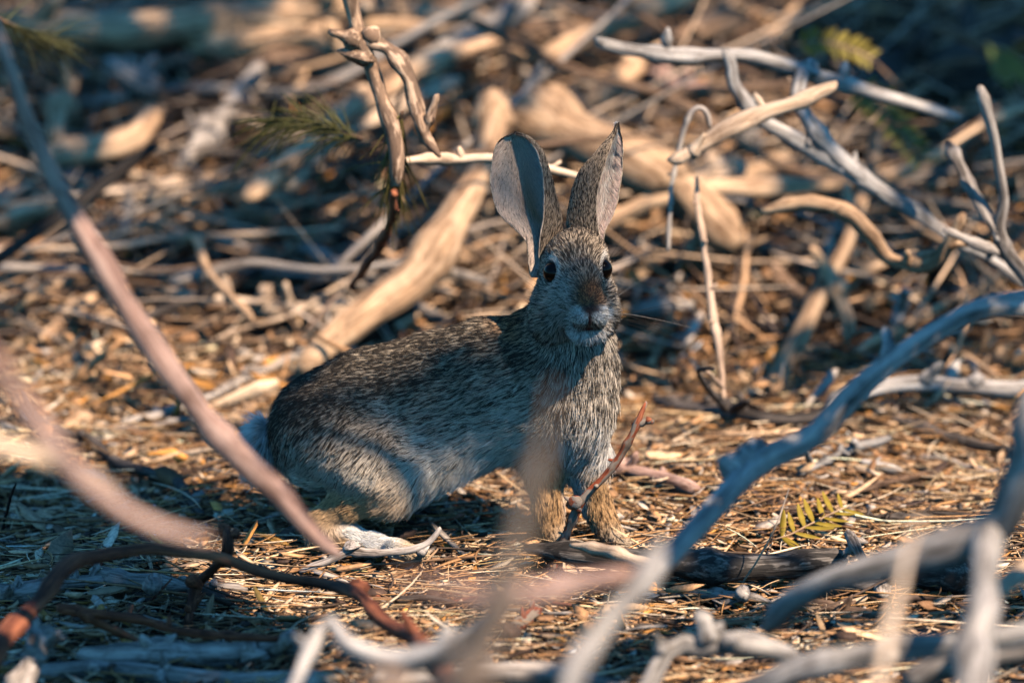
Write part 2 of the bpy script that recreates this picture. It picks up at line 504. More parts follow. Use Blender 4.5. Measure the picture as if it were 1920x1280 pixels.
        hh = np.clip(.5 + .5 * (g - f) / k, 0, 1)
        D[sl] = g * (1 - hh) + f * hh - k * hh * (1 - hh)
    # eyes: a sphere set under the skin of the head so that only a low cap shows
    def head_d(p):
        g = 1.0
        for pr in prims:
            if pr[1] != 'head':
                continue
            f = float(sdf(pr, p[None])[0]); k = pr[3]
            hh = min(max(.5 + .5 * (g - f) / k, 0), 1)
            g = g * (1 - hh) + f * hh - k * hh * (1 - hh)
        return g
    EYES = []
    for u, v in ((1030, 510), (1138, 505)):
        Yc = -.10
        while head_d(at_y(u, v, Yc)) > .0002 and Yc < -.02:
            Yc += .0003
        p = at_y(u, v, Yc)
        nrm = np.array([head_d(p + d) - head_d(p - d) for d in np.eye(3) * .002]); nrm /= np.linalg.norm(nrm)
        EYES.append((p - nrm * .0033, .0064))
    # surface nets
    ins = D < 0
    cnt = np.zeros(n - 1, np.int8)
    for dx in (0, 1):
        for dy in (0, 1):
            for dz in (0, 1):
                cnt += ins[dx:n[0] - 1 + dx, dy:n[1] - 1 + dy, dz:n[2] - 1 + dz]
    act = np.argwhere((cnt > 0) & (cnt < 8))
    vid = np.full(n - 1, -1, np.int32); vid[tuple(act.T)] = np.arange(len(act))
    acc = np.zeros((len(act), 3)); num = np.zeros(len(act))
    cor = [np.array((i, j, k)) for i in (0, 1) for j in (0, 1) for k in (0, 1)]
    for a in cor:
        for axx in range(3):
            if a[axx]:
                continue
            b = a.copy(); b[axx] = 1
            da = D[tuple((act + a).T)]; db = D[tuple((act + b).T)]
            m = (da < 0) != (db < 0)
            t = np.where(m, da / np.where(m, da - db, 1), 0)
            p = act + a + t[:, None] * (b - a)
            acc[m] += p[m]; num[m] += 1
    V = lo + h * acc / num[:, None]
    quads = []
    for axx in range(3):
        a1, a2 = [(1, 2), (2, 0), (0, 1)][axx]
        s0 = [slice(1, n[i] - 1) for i in range(3)]; s0[axx] = slice(0, n[axx] - 1)
        s1 = list(s0); s1[axx] = slice(1, n[axx])
        e0 = ins[tuple(s0)]; e1 = ins[tuple(s1)]
        e = np.argwhere(e0 != e1)
        flip = e0[tuple(e.T)]
        base = e + np.array([0 if i == axx else 1 for i in range(3)])
        q = []
        for o1, o2 in ((-1, -1), (0, -1), (0, 0), (-1, 0)):
            c = base.copy(); c[:, a1] += o1; c[:, a2] += o2
            q.append(vid[tuple(c.T)])
        q = np.stack(q, 1)
        q[~flip] = q[~flip][:, ::-1]
        quads.append(q)
    F = np.concatenate(quads)
    F = F[(F >= 0).all(1)]
    # light smoothing
    E = np.concatenate([F[:, [0, 1]], F[:, [1, 2]], F[:, [2, 3]], F[:, [3, 0]]])
    for _ in range(3):
        s = np.zeros_like(V); cn = np.zeros(len(V))
        for i in range(3):
            s[:, i] = np.bincount(E[:, 0], V[E[:, 1], i], len(V)) + np.bincount(E[:, 1], V[E[:, 0], i], len(V))
        cn = np.bincount(E[:, 0], minlength=len(V)) + np.bincount(E[:, 1], minlength=len(V))
        V = V * .5 + .5 * s / cn[:, None]
    return V, F, prims, sdf, EYES

def vert_normals(V, F):
    fn = np.cross(V[F[:, 2]] - V[F[:, 0]], V[F[:, 3 if F.shape[1] > 3 else 1]] - V[F[:, 1 if F.shape[1] > 3 else 0]])
    if F.shape[1] == 3:
        fn = np.cross(V[F[:, 1]] - V[F[:, 0]], V[F[:, 2]] - V[F[:, 0]])
    N = np.zeros_like(V)
    for k in range(F.shape[1]):
        for i in range(3):
            N[:, i] += np.bincount(F[:, k], fn[:, i], len(V))
    return N / (np.linalg.norm(N, axis=1, keepdims=True) + 1e-12)

RV, RF, RPRIMS, RSDF, EYES = build_rabbit()
_dd = np.stack([RSDF(p, RV) for p in RPRIMS], 1)
_parts = np.array([p[1] for p in RPRIMS])

def part_weights(P):
    d = np.stack([RSDF(p, P) for p in RPRIMS], 1)
    out = {}
    names = ['body', 'thigh', 'shank', 'foot', 'foreleg', 'head', 'tail']
    m = np.stack([d[:, _parts == nm].min(1) for nm in names], 1)
    e = np.exp(-(m - m.min(1, keepdims=True)) / .003)
    e /= e.sum(1, keepdims=True)
    return {nm: e[:, i] for i, nm in enumerate(names)}

TOPU = [470, 500, 530, 580, 640, 700, 800, 900, 985, 1170]
TOPV = [860, 790, 735, 695, 660, 636, 610, 588, 572, 560]
BOTU = [470, 540, 580, 650, 760, 830, 880, 970, 1060, 1170]
BOTV = [900, 930, 950, 975, 955, 922, 895, 882, 890, 860]

def mixc(a, b, t):
    return a * (1 - t[:, None]) + np.asarray(b) * t[:, None]

def blob(u, v, cu, cv, ru, rv, soft=.5):
    return 1 - sstep(1 - soft, 1 + soft, np.sqrt(((u - cu) / ru) ** 2 + ((v - cv) / rv) ** 2))

def coat(P):
    """Coat of the rabbit at points P: light hair colour, dark hair colour, share of dark hair, hair length, lift."""
    u, v = project(P)
    W = part_weights(P)
    n = len(P)
    top = np.interp(u, TOPU, TOPV); bot = np.interp(u, BOTU, BOTV)
    t = np.clip((v - top) / (bot - top), 0, 1.1)
    tn = t + .07 * vnoise(P * 55, 5)
    light = np.tile(np.array([.46, .37, .27]), (n, 1))
    light = mixc(light, (.58, .49, .39), sstep(.25, .5, tn))
    light = mixc(light, (.72, .65, .56), sstep(.5, .85, tn))
    light = mixc(light, (.86, .82, .77), sstep(.86, 1.0, tn))
    dk = .62 - .36 * sstep(.2, .5, tn) - .20 * sstep(.5, .8, tn) - .10 * sstep(.85, 1, tn)
    dk = dk + .16 * (1 - sstep(560, 700, u)) * (1 - sstep(.45, .75, tn))
    dark = np.tile(np.array([.018, .014, .012]), (n, 1))
    ln = .0053 + .0030 * sstep(.55, .9, t) + .006 * sstep(.85, 1.0, t)
    lift = np.full(n, .34)
    lift = lift + .1 * sstep(.8, 1, t)
    # chest and neck: beige grey with dark bars, pale between the forelegs
    ch = sstep(985, 1060, u) * (1 - W['head'])
    light = mixc(light, (.64, .55, .45), ch * (1 - sstep(740, 820, v)))
    light = mixc(light, (.80, .76, .72), ch * sstep(730, 830, v) * sstep(1030, 1080, u))
    dk = dk * (1 - ch) + ch * (.33 - .26 * sstep(740, 840, v))
    ln = ln + .0015 * ch
    ln = ln * (1 - .45 * (1 - sstep(640, 740, u)) * sstep(860, 920, v))
    # rufous nape just behind the cheek
    nape = blob(u, v, 975, 600, 45, 40, .6) * (1 - W['head'])
    light = mixc(light, (.46, .23, .10), .85 * nape); dk = dk * (1 - .35 * nape)
    # lower thigh and shank turn cinnamon, front edge of the thigh pale
    low = np.clip(W['shank'] + .55 * W['thigh'] * sstep(900, 950, v), 0, 1)
    light = mixc(light, (.58, .36, .18), low); dk = dk * (1 - .5 * low)
    ln = ln * (1 - .45 * W['shank'])
    # feet
    ft = W['foot']
    white = ft * (1 - sstep(12, 26, np.abs((v - 985) - (u - 640) * .42))) * sstep(622, 648, u)
    light = mixc(light, (.60, .37, .18), ft); light = mixc(light, (.84, .80, .74), np.clip(white * 1.2, 0, 1))
    light = mixc(light, (.60, .46, .31), ft * sstep(725, 760, u))
    dk = dk * (1 - ft) + ft * (.10 * (1 - white)); ln = ln * (1 - ft) + ft * .0030; lift = lift * (1 - ft) + .2 * ft
    # forelegs
    fl = W['foreleg'] * sstep(835, 890, v)
    light = mixc(light, (.58, .35, .17), fl)
    light = mixc(light, (.64, .50, .36), fl * sstep(960, 1010, v) * sstep(1010, 1060, u))
    light = mixc(light, (.66, .62, .58), fl * blob(u, v, 1078, 930, 22, 60, .5))
    dk = dk * (1 - fl) + fl * .16; ln = ln * (1 - fl) + fl * (.0048 - .0018 * sstep(940, 1010, v)); lift = lift * (1 - fl) + .2 * fl
    # tail
    tl = W['tail']
    light = mixc(light, (.84, .83, .80), tl); dk = dk * (1 - tl); ln = ln * (1 - tl) + .012 * tl; lift = lift * (1 - tl) + .45 * tl
    # head
    hd = W['head']
    hl = np.tile(np.array([.50, .40, .30]), (n, 1)); hdk = np.full(n, .50)
    cheek = blob(u, v, 1030, 585, 50, 60, .5) + blob(u, v, 1148, 585, 26, 55, .5)
    hl = mixc(hl, (.56, .46, .36), np.clip(cheek, 0, 1)); hdk -= .14 * np.clip(cheek, 0, 1)
    side = blob(u, v, 1058, 560, 26, 48, .7)
    hl = mixc(hl, (.60, .55, .49), side * .8); hdk -= .25 * side
    nose = blob(u, v, 1106, 553, 27, 28, .4)
    hl = mixc(hl, (.34, .165, .075), nose); hdk = hdk * (1 - nose) + .5 * nose
    muz = np.clip(blob(u, v, 1085, 590, 22, 16, .3) + blob(u, v, 1128, 588, 18, 15, .3), 0, 1)
    hl = mixc(hl, (.82, .79, .75), muz); hdk = hdk * (1 - muz)
    whisk = blob(u, v, 1055, 600, 30, 26, .6)
    hl = mixc(hl, (.58, .50, .42), whisk * .7)
    chin = blob(u, v, 1103, 640, 66, 26, .5)
    hl = mixc(hl, (.80, .77, .74), chin); hdk = hdk * (1 - chin) + .06 * chin
    noseT = blob(u, v, 1107, 578, 15, 8, .4)
    hl = mixc(hl, (.11, .06, .05), noseT); hdk = hdk * (1 - noseT)
    seam = np.clip(blob(u, v, 1106, 596, 2.6, 16, .6) + blob(u, v, 1105, 613, 15, 3.2, .6), 0, 1)
    hl = mixc(hl, (.10, .03, .025), seam); hdk = hdk * (1 - seam)
    jaw = (1 - sstep(6, 15, np.abs(np.hypot((u - 1075) / 1.0, (v - 585) / .78) - 84))) * sstep(575, 600, v)
    hdk += .25 * jaw
    for c, r in EYES:
        de = np.linalg.norm(P - c, axis=1) / r
        med = sstep(-9, 9, (u - project(c)[0]) * (1 if project(c)[0] < 1085 else -1) - .35 * (v - project(c)[1]))
        ring = (1 - sstep(1.45, 1.9, de)) * (.2 + .8 * med); edge = 1 - sstep(1.08, 1.25, de)
        hl = mixc(hl, (.74, .69, .62), ring); hdk = hdk * (1 - ring)
        hl = mixc(hl, (.05, .035, .03), edge)
    light = mixc(light, np.zeros(3), hd) + hl * hd[:, None]
    dk = dk * (1 - hd) + hdk * hd
    hlen = .0037 + .0022 * np.clip(cheek, 0, 1) - .0026 * np.clip(nose + muz + noseT, 0, 1) - .001 * side + .001 * chin
    for c, r in EYES:
        hlen = hlen - .003 * (1 - sstep(1.3, 1.8, np.linalg.norm(P - c, axis=1) / r))
    ln = ln * (1 - hd) + np.maximum(hlen, .0013) * hd
    lift = lift * (1 - hd) + .24 * hd
    return light, dark, np.clip(dk, 0, .92), ln, lift

def hair_flow(P, Nn):
    """Which way the hair lies, before it is laid onto the surface."""
    u, v = project(P)
    W = part_weights(P)
    n = len(P)
    f = np.tile(np.array([-1.0, .05, -.38]), (n, 1))
    t = np.clip((v - np.interp(u, TOPU, TOPV)) / (np.interp(u, BOTU, BOTV) - np.interp(u, TOPU, TOPV)), 0, 1)
    f = mixc(f, (-.55, 0, -1.0), sstep(.7, 1, t))
    ch = sstep(985, 1070, u)
    f = mixc(f, (-.1, -.25, -1.0), ch)
    rump = 1 - sstep(500, 590, u)
    f = mixc(f, (-.4, .2, -1.0), rump)
    f = mixc(f, (-.5, 0, -.9), W['thigh'] * .8)
    f = mixc(f, (-.9, 0, -.55), W['shank'])
    f = mixc(f, (.9, -.1, -.45), W['foot'])
    f = mixc(f, (.12, -.15, -1.0), W['foreleg'] * sstep(850, 900, v))
    f = mixc(f, (-.5, .3, -.7), W['tail'])
    nose = at_y(1106, 566, -.078)
    hdir = P - nose
    hdir = hdir / (np.linalg.norm(hdir, axis=1, keepdims=True) + 1e-6) + np.array([0, .6, -.10])
    f = f * (1 - W['head'][:, None]) + hdir * W['head'][:, None]
    return f

M_HAIR, _nt, _bs, _N, _L = new_mat('agouti_hair')
_at = _N.new('ShaderNodeAttribute'); _at.attribute_name = 'hcol'
_bs.inputs['Roughness'].default_value = .6; _bs.inputs['Specular IOR Level'].default_value = .18
_L.new(_at.outputs['Color'], _bs.inputs['Base Color'])
_tr = _N.new('ShaderNodeBsdfTranslucent'); _L.new(_at.outputs['Color'], _tr.inputs['Color'])
_ms = _N.new('ShaderNodeMixShader'); _ms.inputs[0].default_value = .22
_L.new(_bs.outputs[0], _ms.inputs[1]); _L.new(_tr.outputs[0], _ms.inputs[2])
_L.new(_ms.outputs[0], _N['Material Output'].inputs['Surface'])

def curves_obj(name, pts, rad, col, mat, parent):
    n, k, _ = pts.shape
    hc = bpy.data.hair_curves.new(name)
    hc.add_curves([k] * n)
    hc.attributes['position'].data.foreach_set('vector', pts.astype(np.float32).ravel())
    ra = hc.attributes.new('radius', 'FLOAT', 'POINT'); ra.data.foreach_set('value', rad.astype(np.float32).ravel())
    ca = hc.attributes.new('hcol', 'FLOAT_COLOR', 'POINT')
    ca.data.foreach_set('color', np.concatenate([col, np.ones((n, k, 1))], 2).astype(np.float32).ravel())
    hc.materials.append(mat)
    o = bpy.data.objects.new(name, hc)
    COL.objects.link(o)
    o.parent = parent
    return o

def sample_surface(V, F, n):
    tri = np.concatenate([F[:, [0, 1, 2]], F[:, [0, 2, 3]]]) if F.shape[1] == 4 else F
    a, b, c = V[tri[:, 0]], V[tri[:, 1]], V[tri[:, 2]]
    ar = np.linalg.norm(np.cross(b - a, c - a), axis=1)
    i = RNG.choice(len(tri), n, p=ar / ar.sum())
    r1, r2 = np.sqrt(RNG.random(n)), RNG.random(n)
    wts = np.stack([1 - r1, r1 * (1 - r2), r1 * r2], 1)
    return tri[i], wts

def strands(P, Nn, flow, ln, lift, npt=5, droop=.9):
    """Hair that leaves the skin and lies back along the flow."""
    T = flow - (flow * Nn).sum(1, keepdims=True) * Nn
    T /= np.linalg.norm(T, axis=1, keepdims=True) + 1e-9
    B = np.cross(Nn, T)
    T = T + B * (.26 * vnoise(P * 160, 7) + RNG.normal(0, .07, len(P)))[:, None]
    T /= np.linalg.norm(T, axis=1, keepdims=True)
    lf = lift * (1 + .55 * vnoise(P * 230, 8)) + RNG.normal(0, .03, len(P))
    lf = np.clip(lf, .05, 1.2)
    s = np.linspace(0, 1, npt)
    up = lf[:, None] * (s - .42 * s ** 2)[None] * 1.25
    return P[:, None] + (T[:, None] * s[None, :, None] + Nn[:, None] * up[..., None]) * ln[:, None, None]

rabbit = empty('rabbit', (0, 0, 0))
tag(rabbit, 'grey brown cottontail rabbit standing alert with upright ears and white tail', 'rabbit')
RN = vert_normals(RV, RF)
if ((RV - RV.mean(0)) * RN).sum() < 0:
    RN = -RN; RF = RF[:, ::-1]
_l, _d, _k, _, _ = coat(RV)
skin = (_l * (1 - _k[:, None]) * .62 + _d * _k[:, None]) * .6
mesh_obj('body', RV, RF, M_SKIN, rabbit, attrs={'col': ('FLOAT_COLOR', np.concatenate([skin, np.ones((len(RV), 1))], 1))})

def build_fur(n):
    tri, wt = sample_surface(RV, RF, n)
    P = (RV[tri] * wt[..., None]).sum(1); Nn = (RN[tri] * wt[..., None]).sum(1)
    Nn /= np.linalg.norm(Nn, axis=1, keepdims=True)
    keep = np.ones(n, bool)
    for c, r in EYES:
        keep &= np.linalg.norm(P - c, axis=1) > r * 1.1
    keep &= P[:, 2] > .002
    P, Nn = P[keep], Nn[keep]
    light, dark, dk, ln, lift = coat(P)
    ln = ln * (1 + .22 * vnoise(P * 120, 15)); light = light * (1 + .13 * vnoise(P * 70, 16))[:, None]; lift = lift * (1 + .3 * vnoise(P * 90, 17))
    flow = hair_flow(P, Nn)
    T = flow / np.linalg.norm(flow, axis=1, keepdims=True)
    # ticking: dark and pale tufts a few millimetres wide, stretched along the hair
    fq = (1450 + 500 * part_weights(P)['head'])[:, None]
    q = P * fq - T * ((P * T).sum(1) * fq[:, 0] * .6)[:, None]
    tick = vnoise(q, 9) * .6 + vnoise(q * 2.1, 10) * .25 + RNG.normal(0, .04, len(P))
    isdark = tick < np.quantile(tick, np.linspace(0, 1, 101))[np.clip((dk * 100).astype(int), 0, 100)]
    ln = ln * np.exp(RNG.normal(0, .18, len(P))) * (1 + .18 * isdark)
    pts = strands(P, Nn, flow, ln, lift)
    base = light * np.exp(RNG.normal(0, .16, (len(P), 1)))
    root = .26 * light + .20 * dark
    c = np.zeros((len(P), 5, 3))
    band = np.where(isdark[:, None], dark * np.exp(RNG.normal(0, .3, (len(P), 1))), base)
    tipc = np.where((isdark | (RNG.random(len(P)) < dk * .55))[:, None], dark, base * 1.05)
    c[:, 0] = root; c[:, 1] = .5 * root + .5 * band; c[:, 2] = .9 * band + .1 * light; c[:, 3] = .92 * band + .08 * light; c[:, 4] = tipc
    r0 = .00012 * np.exp(RNG.normal(0, .2, len(P)))
    rad = r0[:, None] * np.array([.9, 1.0, .95, .7, .18])[None]
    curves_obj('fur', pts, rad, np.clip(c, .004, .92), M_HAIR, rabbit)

build_fur(280000)

# ---- ears
def bspline(ctrl, n):
    """Clamped smooth curve through a row of control points (k, 3), sampled n times."""
    c = np.vstack([2 * ctrl[0] - ctrl[1], ctrl, 2 * ctrl[-1] - ctrl[-2]])
    k = len(ctrl) - 1
    out = []
    for t in np.linspace(0, k, n):
        i = min(int(t), k - 1); f = t - i
        p0, p1, p2, p3 = c[i], c[i + 1], c[i + 2], c[i + 3]
        out.append(.5 * (2 * p1 + (p2 - p0) * f + (2 * p0 - 5 * p1 + 4 * p2 - p3) * f * f + (3 * p1 - p0 - 3 * p2 + p3) * f ** 3))
    return np.array(out)

NU, NV = 50, 40
def ear_sheet(rows):
    """rows = base to tip, each a list of (u, v, Y) control points across the ear from one rim to the other."""
    ctl = np.array([[at_y(*q) for q in r] for r in rows])
    across = np.array([bspline(r, NV) for r in ctl])
    Vin = np.stack([bspline(across[:, j], NU) for j in range(NV)], 1)
    du = np.gradient(Vin, axis=0); dv = np.gradient(Vin, axis=1)
    Nn = np.cross(du, dv); Nn /= np.linalg.norm(Nn, axis=2, keepdims=True) + 1e-12
    return Vin, Nn

def build_ear(label, rows, deep, kind):
    Vin, Nin = ear_sheet(rows)
    jd = int(deep * NV)
    if Nin[NU // 2, jd, 1] > 0:                       # the hollow faces the camera at its deepest line
        Nin = -Nin
    s_ = np.repeat(np.linspace(0, 1, NV)[None], NU, 0); T = np.repeat(np.linspace(0, 1, NU)[:, None], NV, 1)
    ed = np.minimum(s_, 1 - s_)
    th = (.0016 * (.3 + .7 * np.sqrt(np.clip(ed * 3, 0, 1))) * (1 - .5 * T))[..., None]
    Vout = Vin - Nin * th
    V = np.concatenate([Vin.reshape(-1, 3), Vout.reshape(-1, 3)])
    idx = np.arange(NU * NV).reshape(NU, NV)
    fi = np.stack([idx[:-1, :-1], idx[:-1, 1:], idx[1:, 1:], idx[1:, :-1]], -1).reshape(-1, 4)
    rim = [(a, b, b + NU * NV, a + NU * NV) for lst in (idx[:, 0], idx[:, -1][::-1], idx[-1][::-1], idx[0]) for a, b in zip(lst[:-1], lst[1:])]
    F = np.concatenate([fi, fi[:, ::-1] + NU * NV, np.array(rim)])
    inner = np.tile(np.array([.86, .74, .68]), (NU, NV, 1))
    def mixin(c, wgt):
        return inner * (1 - wgt[..., None]) + np.array(c) * wgt[..., None]
    # thin skin: a pinker rim, fine branching veins
    vein = np.clip(1 - np.abs(vnoise(np.stack([s_.ravel() * 7, T.ravel() * 2.6, T.ravel() * 0 + 3], 1), 33)).reshape(NU, NV) / .10, 0, 1)
    inner = mixin((.66, .36, .30), .45 * vein * sstep(.08, .3, T))
    inner = mixin((.80, .50, .40), .6 * (1 - sstep(.02, .12, ed)))
    if kind == 'open':
        inner = mixin((.64, .51, .42), .85 * (1 - sstep(.16, .36, s_)))
        inner = mixin((.52, .26, .12), .85 * np.exp(-((s_ - .32) / .09) ** 2 - ((T - .45) / .24) ** 2))
        inner = mixin((.45, .27, .18), .7 * np.exp(-((T - .12) / .12) ** 2 - ((s_ - .45) / .2) ** 2))
        inner = mixin((.40, .34, .30), .5 * sstep(.88, .97, T))
    else:
        inner = mixin((.62, .42, .34), .45 * np.exp(-((T - .35) / .18) ** 2 - ((s_ - .8) / .12) ** 2))
        inner = mixin((.40, .34, .30), .6 * (1 - sstep(.1, .3, s_)))
    outer = np.tile(np.array([.20, .15, .11]), (NU, NV, 1))
    col = np.concatenate([inner.reshape(-1, 3), outer.reshape(-1, 3)])
    o = mesh_obj('ear', V, F, M_EAR, rabbit, attrs={'col': ('FLOAT_COLOR', np.concatenate([col, np.ones((len(col), 1))], 1))})
    o['label'] = label
    dU, dV = np.gradient(Vin, axis=0), np.gradient(Vin, axis=1)
    def hair(nh, side, rimonly=False):
        i = RNG.random(nh) * (NU - 1.001); j = RNG.random(nh) * (NV - 1.001)
        if rimonly:
            k = RNG.random(nh)
            j = np.where(k < .5, 0.02, NV - 1.02) + 0 * j
            top = RNG.random(nh) < .12
            i = np.where(top, NU - 1.02, i); j = np.where(top, RNG.random(nh) * (NV - 1.001), j)
        src = Vout if side == 'out' else Vin
        i0, j0 = i.astype(int), j.astype(int); fi_, fj = (i - i0)[:, None], (j - j0)[:, None]
        def bil(A):
            return (A[i0, j0] * (1 - fi_) * (1 - fj) + A[i0 + 1, j0] * fi_ * (1 - fj) + A[i0, j0 + 1] * (1 - fi_) * fj + A[i0 + 1, j0 + 1] * fi_ * fj)
        P = bil(src); Nn = bil(Nin); Nn /= np.linalg.norm(Nn, axis=1, keepdims=True)
        al = bil(dU); al /= np.linalg.norm(al, axis=1, keepdims=True) + 1e-9
        B = bil(dV); B /= np.linalg.norm(B, axis=1, keepdims=True) + 1e-9
        t, p, e = bil(T[..., None])[:, 0], bil(s_[..., None])[:, 0], bil(ed[..., None])[:, 0]
        if rimonly:
            Nn = Nn * .4 + np.where(p > .5, 1, -1)[:, None] * B * .6; Nn /= np.linalg.norm(Nn, axis=1, keepdims=True)
            ln = np.full(nh, .0024); lift = np.full(nh, .35)
            dk = (t > .82) | (RNG.random(nh) < .25)
            colh = np.where(dk[:, None], np.array([.05, .035, .028]), np.array([.72, .58, .45]))
        elif side == 'out':
            Nn = -Nn
            ln = .0030 - .0010 * t; lift = np.full(nh, .25)
            q = P * 1700
            isd = vnoise(q, 12) + RNG.normal(0, .25, nh) < -.05 + .9 * sstep(.86, .98, t)
            colh = np.where(isd[:, None], np.array([.05, .038, .03]), np.array([.44, .335, .24]) * np.exp(RNG.normal(0, .2, (nh, 1))))
        else:
            groove = np.exp(-((p - deep) / .16) ** 2)
            ln = .0018 + .0040 * groove * (1 - .6 * t) + .002 * np.exp(-e / .05); lift = np.full(nh, .3)
            colh = bil(inner) * 1.08 * np.exp(RNG.normal(0, .14, (nh, 1)))
            dkh = (vnoise(P * 1100, 13) + RNG.normal(0, .3, nh)) < (-1.15 + .6 * (1 - sstep(.15, .4, p)) if kind == 'open' else -.8 + .4 * (1 - sstep(.0, .4, t)))
            colh[dkh] *= .22
            al = al + B * (-.9 * np.exp(-((p - deep - .16) / .12) ** 2) + .5 * np.exp(-((p - .05) / .08) ** 2))[:, None]
        pts = strands(P, Nn, al, ln, lift, 4)
        rad = np.full((nh, 4), .00008) * np.array([1, 1, .8, .25])[None]
        c = np.repeat(colh[:, None], 4, 1); c[:, 0] *= .6
        return pts, rad, c
    parts = [hair(17000, 'out'), hair(15000, 'in'), hair(2600, 'in', True)]
    curves_obj('ear_fur', np.concatenate([q[0] for q in parts]), np.concatenate([q[1] for q in parts]), np.clip(np.concatenate([q[2] for q in parts]), .004, .92), M_HAIR, o)

rows = []
for v, xl, xr, xf in ((520, 996, 1016, 1012), (500, 993, 1020, 1012), (478, 991, 1028, 1012), (454, 987, 1044, 1013), (433, 969, 1050, 1016), (412, 946, 1050, 1020), (392, 931, 1045, 1021),
                      (357, 922, 1037, 1021), (323, 921, 1028, 1018), (289, 926, 1017, 1010), (270, 934, 1003, 998), (258, 946, 988, 985), (252, 960, 972, 970)):
    w_ = xr - xl; k = w_ / 110
    Y0 = -.020 + (500 - v) * .00008
    rows.append([(xl, v, Y0 + .001 * k), (xl + .30 * w_, v, Y0 + .006 * k), (xl + .62 * w_, v, Y0 + .013 * k), (xr - .10 * w_, v, Y0 + .014 * k), (xr, v, Y0 + .006 * k), (xf + .5 * (xr - xf), v, Y0 - .002 * k), (xf, v, Y0 - .006 * k)])
build_ear('broad ear cupped toward the camera with bluish white hair inside', rows, .38, 'open')
rows = []
for v, xl, xb, xr in ((485, 1092, 1120, 1124), (465, 1082, 1124, 1128), (448, 1074, 1124, 1131), (433, 1070, 1122, 1134), (419, 1068, 1119, 1141), (399, 1070, 1118, 1151), (375, 1074, 1118, 1158), (350, 1080, 1122, 1162), (323, 1091, 1129, 1166),
                      (296, 1112, 1138, 1167), (271, 1134, 1146, 1166), (252, 1149, 1154, 1163), (236, 1157, 1158, 1160)):
    w_ = xr - xl; k = w_ / 85
    Y0 = -.020 + (500 - v) * .00008
    rows.append([(xb, v, Y0 - .008 * k), (xl + .55 * (xb - xl), v, Y0 - .007 * k), (xl + .12 * (xb - xl), v, Y0 - .001 * k), (xl, v, Y0 + .005 * k), (xl + .25 * w_, v, Y0 + .012 * k), (xl + .65 * w_, v, Y0 + .013 * k), (xr, v, Y0 + .009 * k)])
build_ear('pointed ear turned sideways showing its speckled back and a pale inner strip', rows, .83, 'side')

# ---- eyes
def build_eye(c, r):
    bm = bmesh.new()
    bmesh.ops.create_uvsphere(bm, u_segments=32, v_segments=20, radius=r)
    me = bpy.data.meshes.new('eye'); bm.to_mesh(me); bm.free()
    me.polygons.foreach_set('use_smooth', np.ones(len(me.polygons), bool))
    me.materials.append(M_EYE)
    o = bpy.data.objects.new('eye', me); COL.objects.link(o); o.parent = rabbit; o.location = c

M_EYE, _nt, _bs, _N, _L = new_mat('dark_eye')
_bs.inputs['Base Color'].default_value = (.004, .0025, .002, 1)
_bs.inputs['Specular IOR Level'].default_value = .2
_bs.inputs['Roughness'].default_value = .08
_bs.inputs['IOR'].default_value = 1.38
for c, r in EYES:
    build_eye(c, r)

# ---- whiskers
def build_whiskers():
    pts, col = [], []
    for sx, u0, n in ((-1, 1082, 11), (1, 1128, 11)):
        for i in range(n):
            p = at_y(u0 + sx * random.uniform(-4, 12), random.uniform(578, 600), -.078)
            ang = math.radians(random.uniform(-38, 42)); L = random.uniform(.03, .062)
            d = np.array([sx * math.cos(ang), random.uniform(.1, .6), math.sin(ang) * .8]); d /= np.linalg.norm(d)
            s = np.linspace(0, 1, 7)[:, None]
            pts.append(p + d * s * L + np.array([0, .3, -.45]) * (s ** 2) * L * random.uniform(.1, .45))
            col.append(np.tile((.03, .025, .02) if random.random() < .7 else (.42, .38, .34), (7, 1)))
    for k in range(4):                                  # brow hairs by the eye at the right
        p = at_y(1140, 490 + 3 * k, -.05)
        d = np.array([.5 + .12 * k, .1, .85 - .2 * k]); s = np.linspace(0, 1, 7)[:, None]
        pts.append(p + d * s * .028); col.append(np.tile((.03, .025, .02), (7, 1)))
    pts = np.array(pts); col = np.array(col)
    rad = np.tile(np.array([.00009, .00008, .00007, .00006, .00005, .00004, .00002]), (len(pts), 1))
    curves_obj('whiskers', pts, rad, col, M_HAIR, rabbit)

build_whiskers()
# ------------------------------------------------------------------ branches, twigs and logs
def catmull(A, step):
    A = np.asarray(A, float)
    out = []
    n = len(A)
    for i in range(n - 1):
        p1, p2 = A[i], A[i + 1]
        p0 = A[i - 1] if i else 2 * p1 - p2
        p3 = A[i + 2] if i + 2 < n else 2 * p2 - p1
        m = max(2, int(np.linalg.norm((p2 - p1)[:3]) / step))
        f = (np.arange(m) / m)[:, None]
        out.append(.5 * (2 * p1 + (p2 - p0) * f + (2 * p0 - 5 * p1 + 4 * p2 - p3) * f * f + (3 * p1 - p0 - 3 * p2 + p3) * f ** 3))
    out.append(A[-1:])
    return np.concatenate(out)

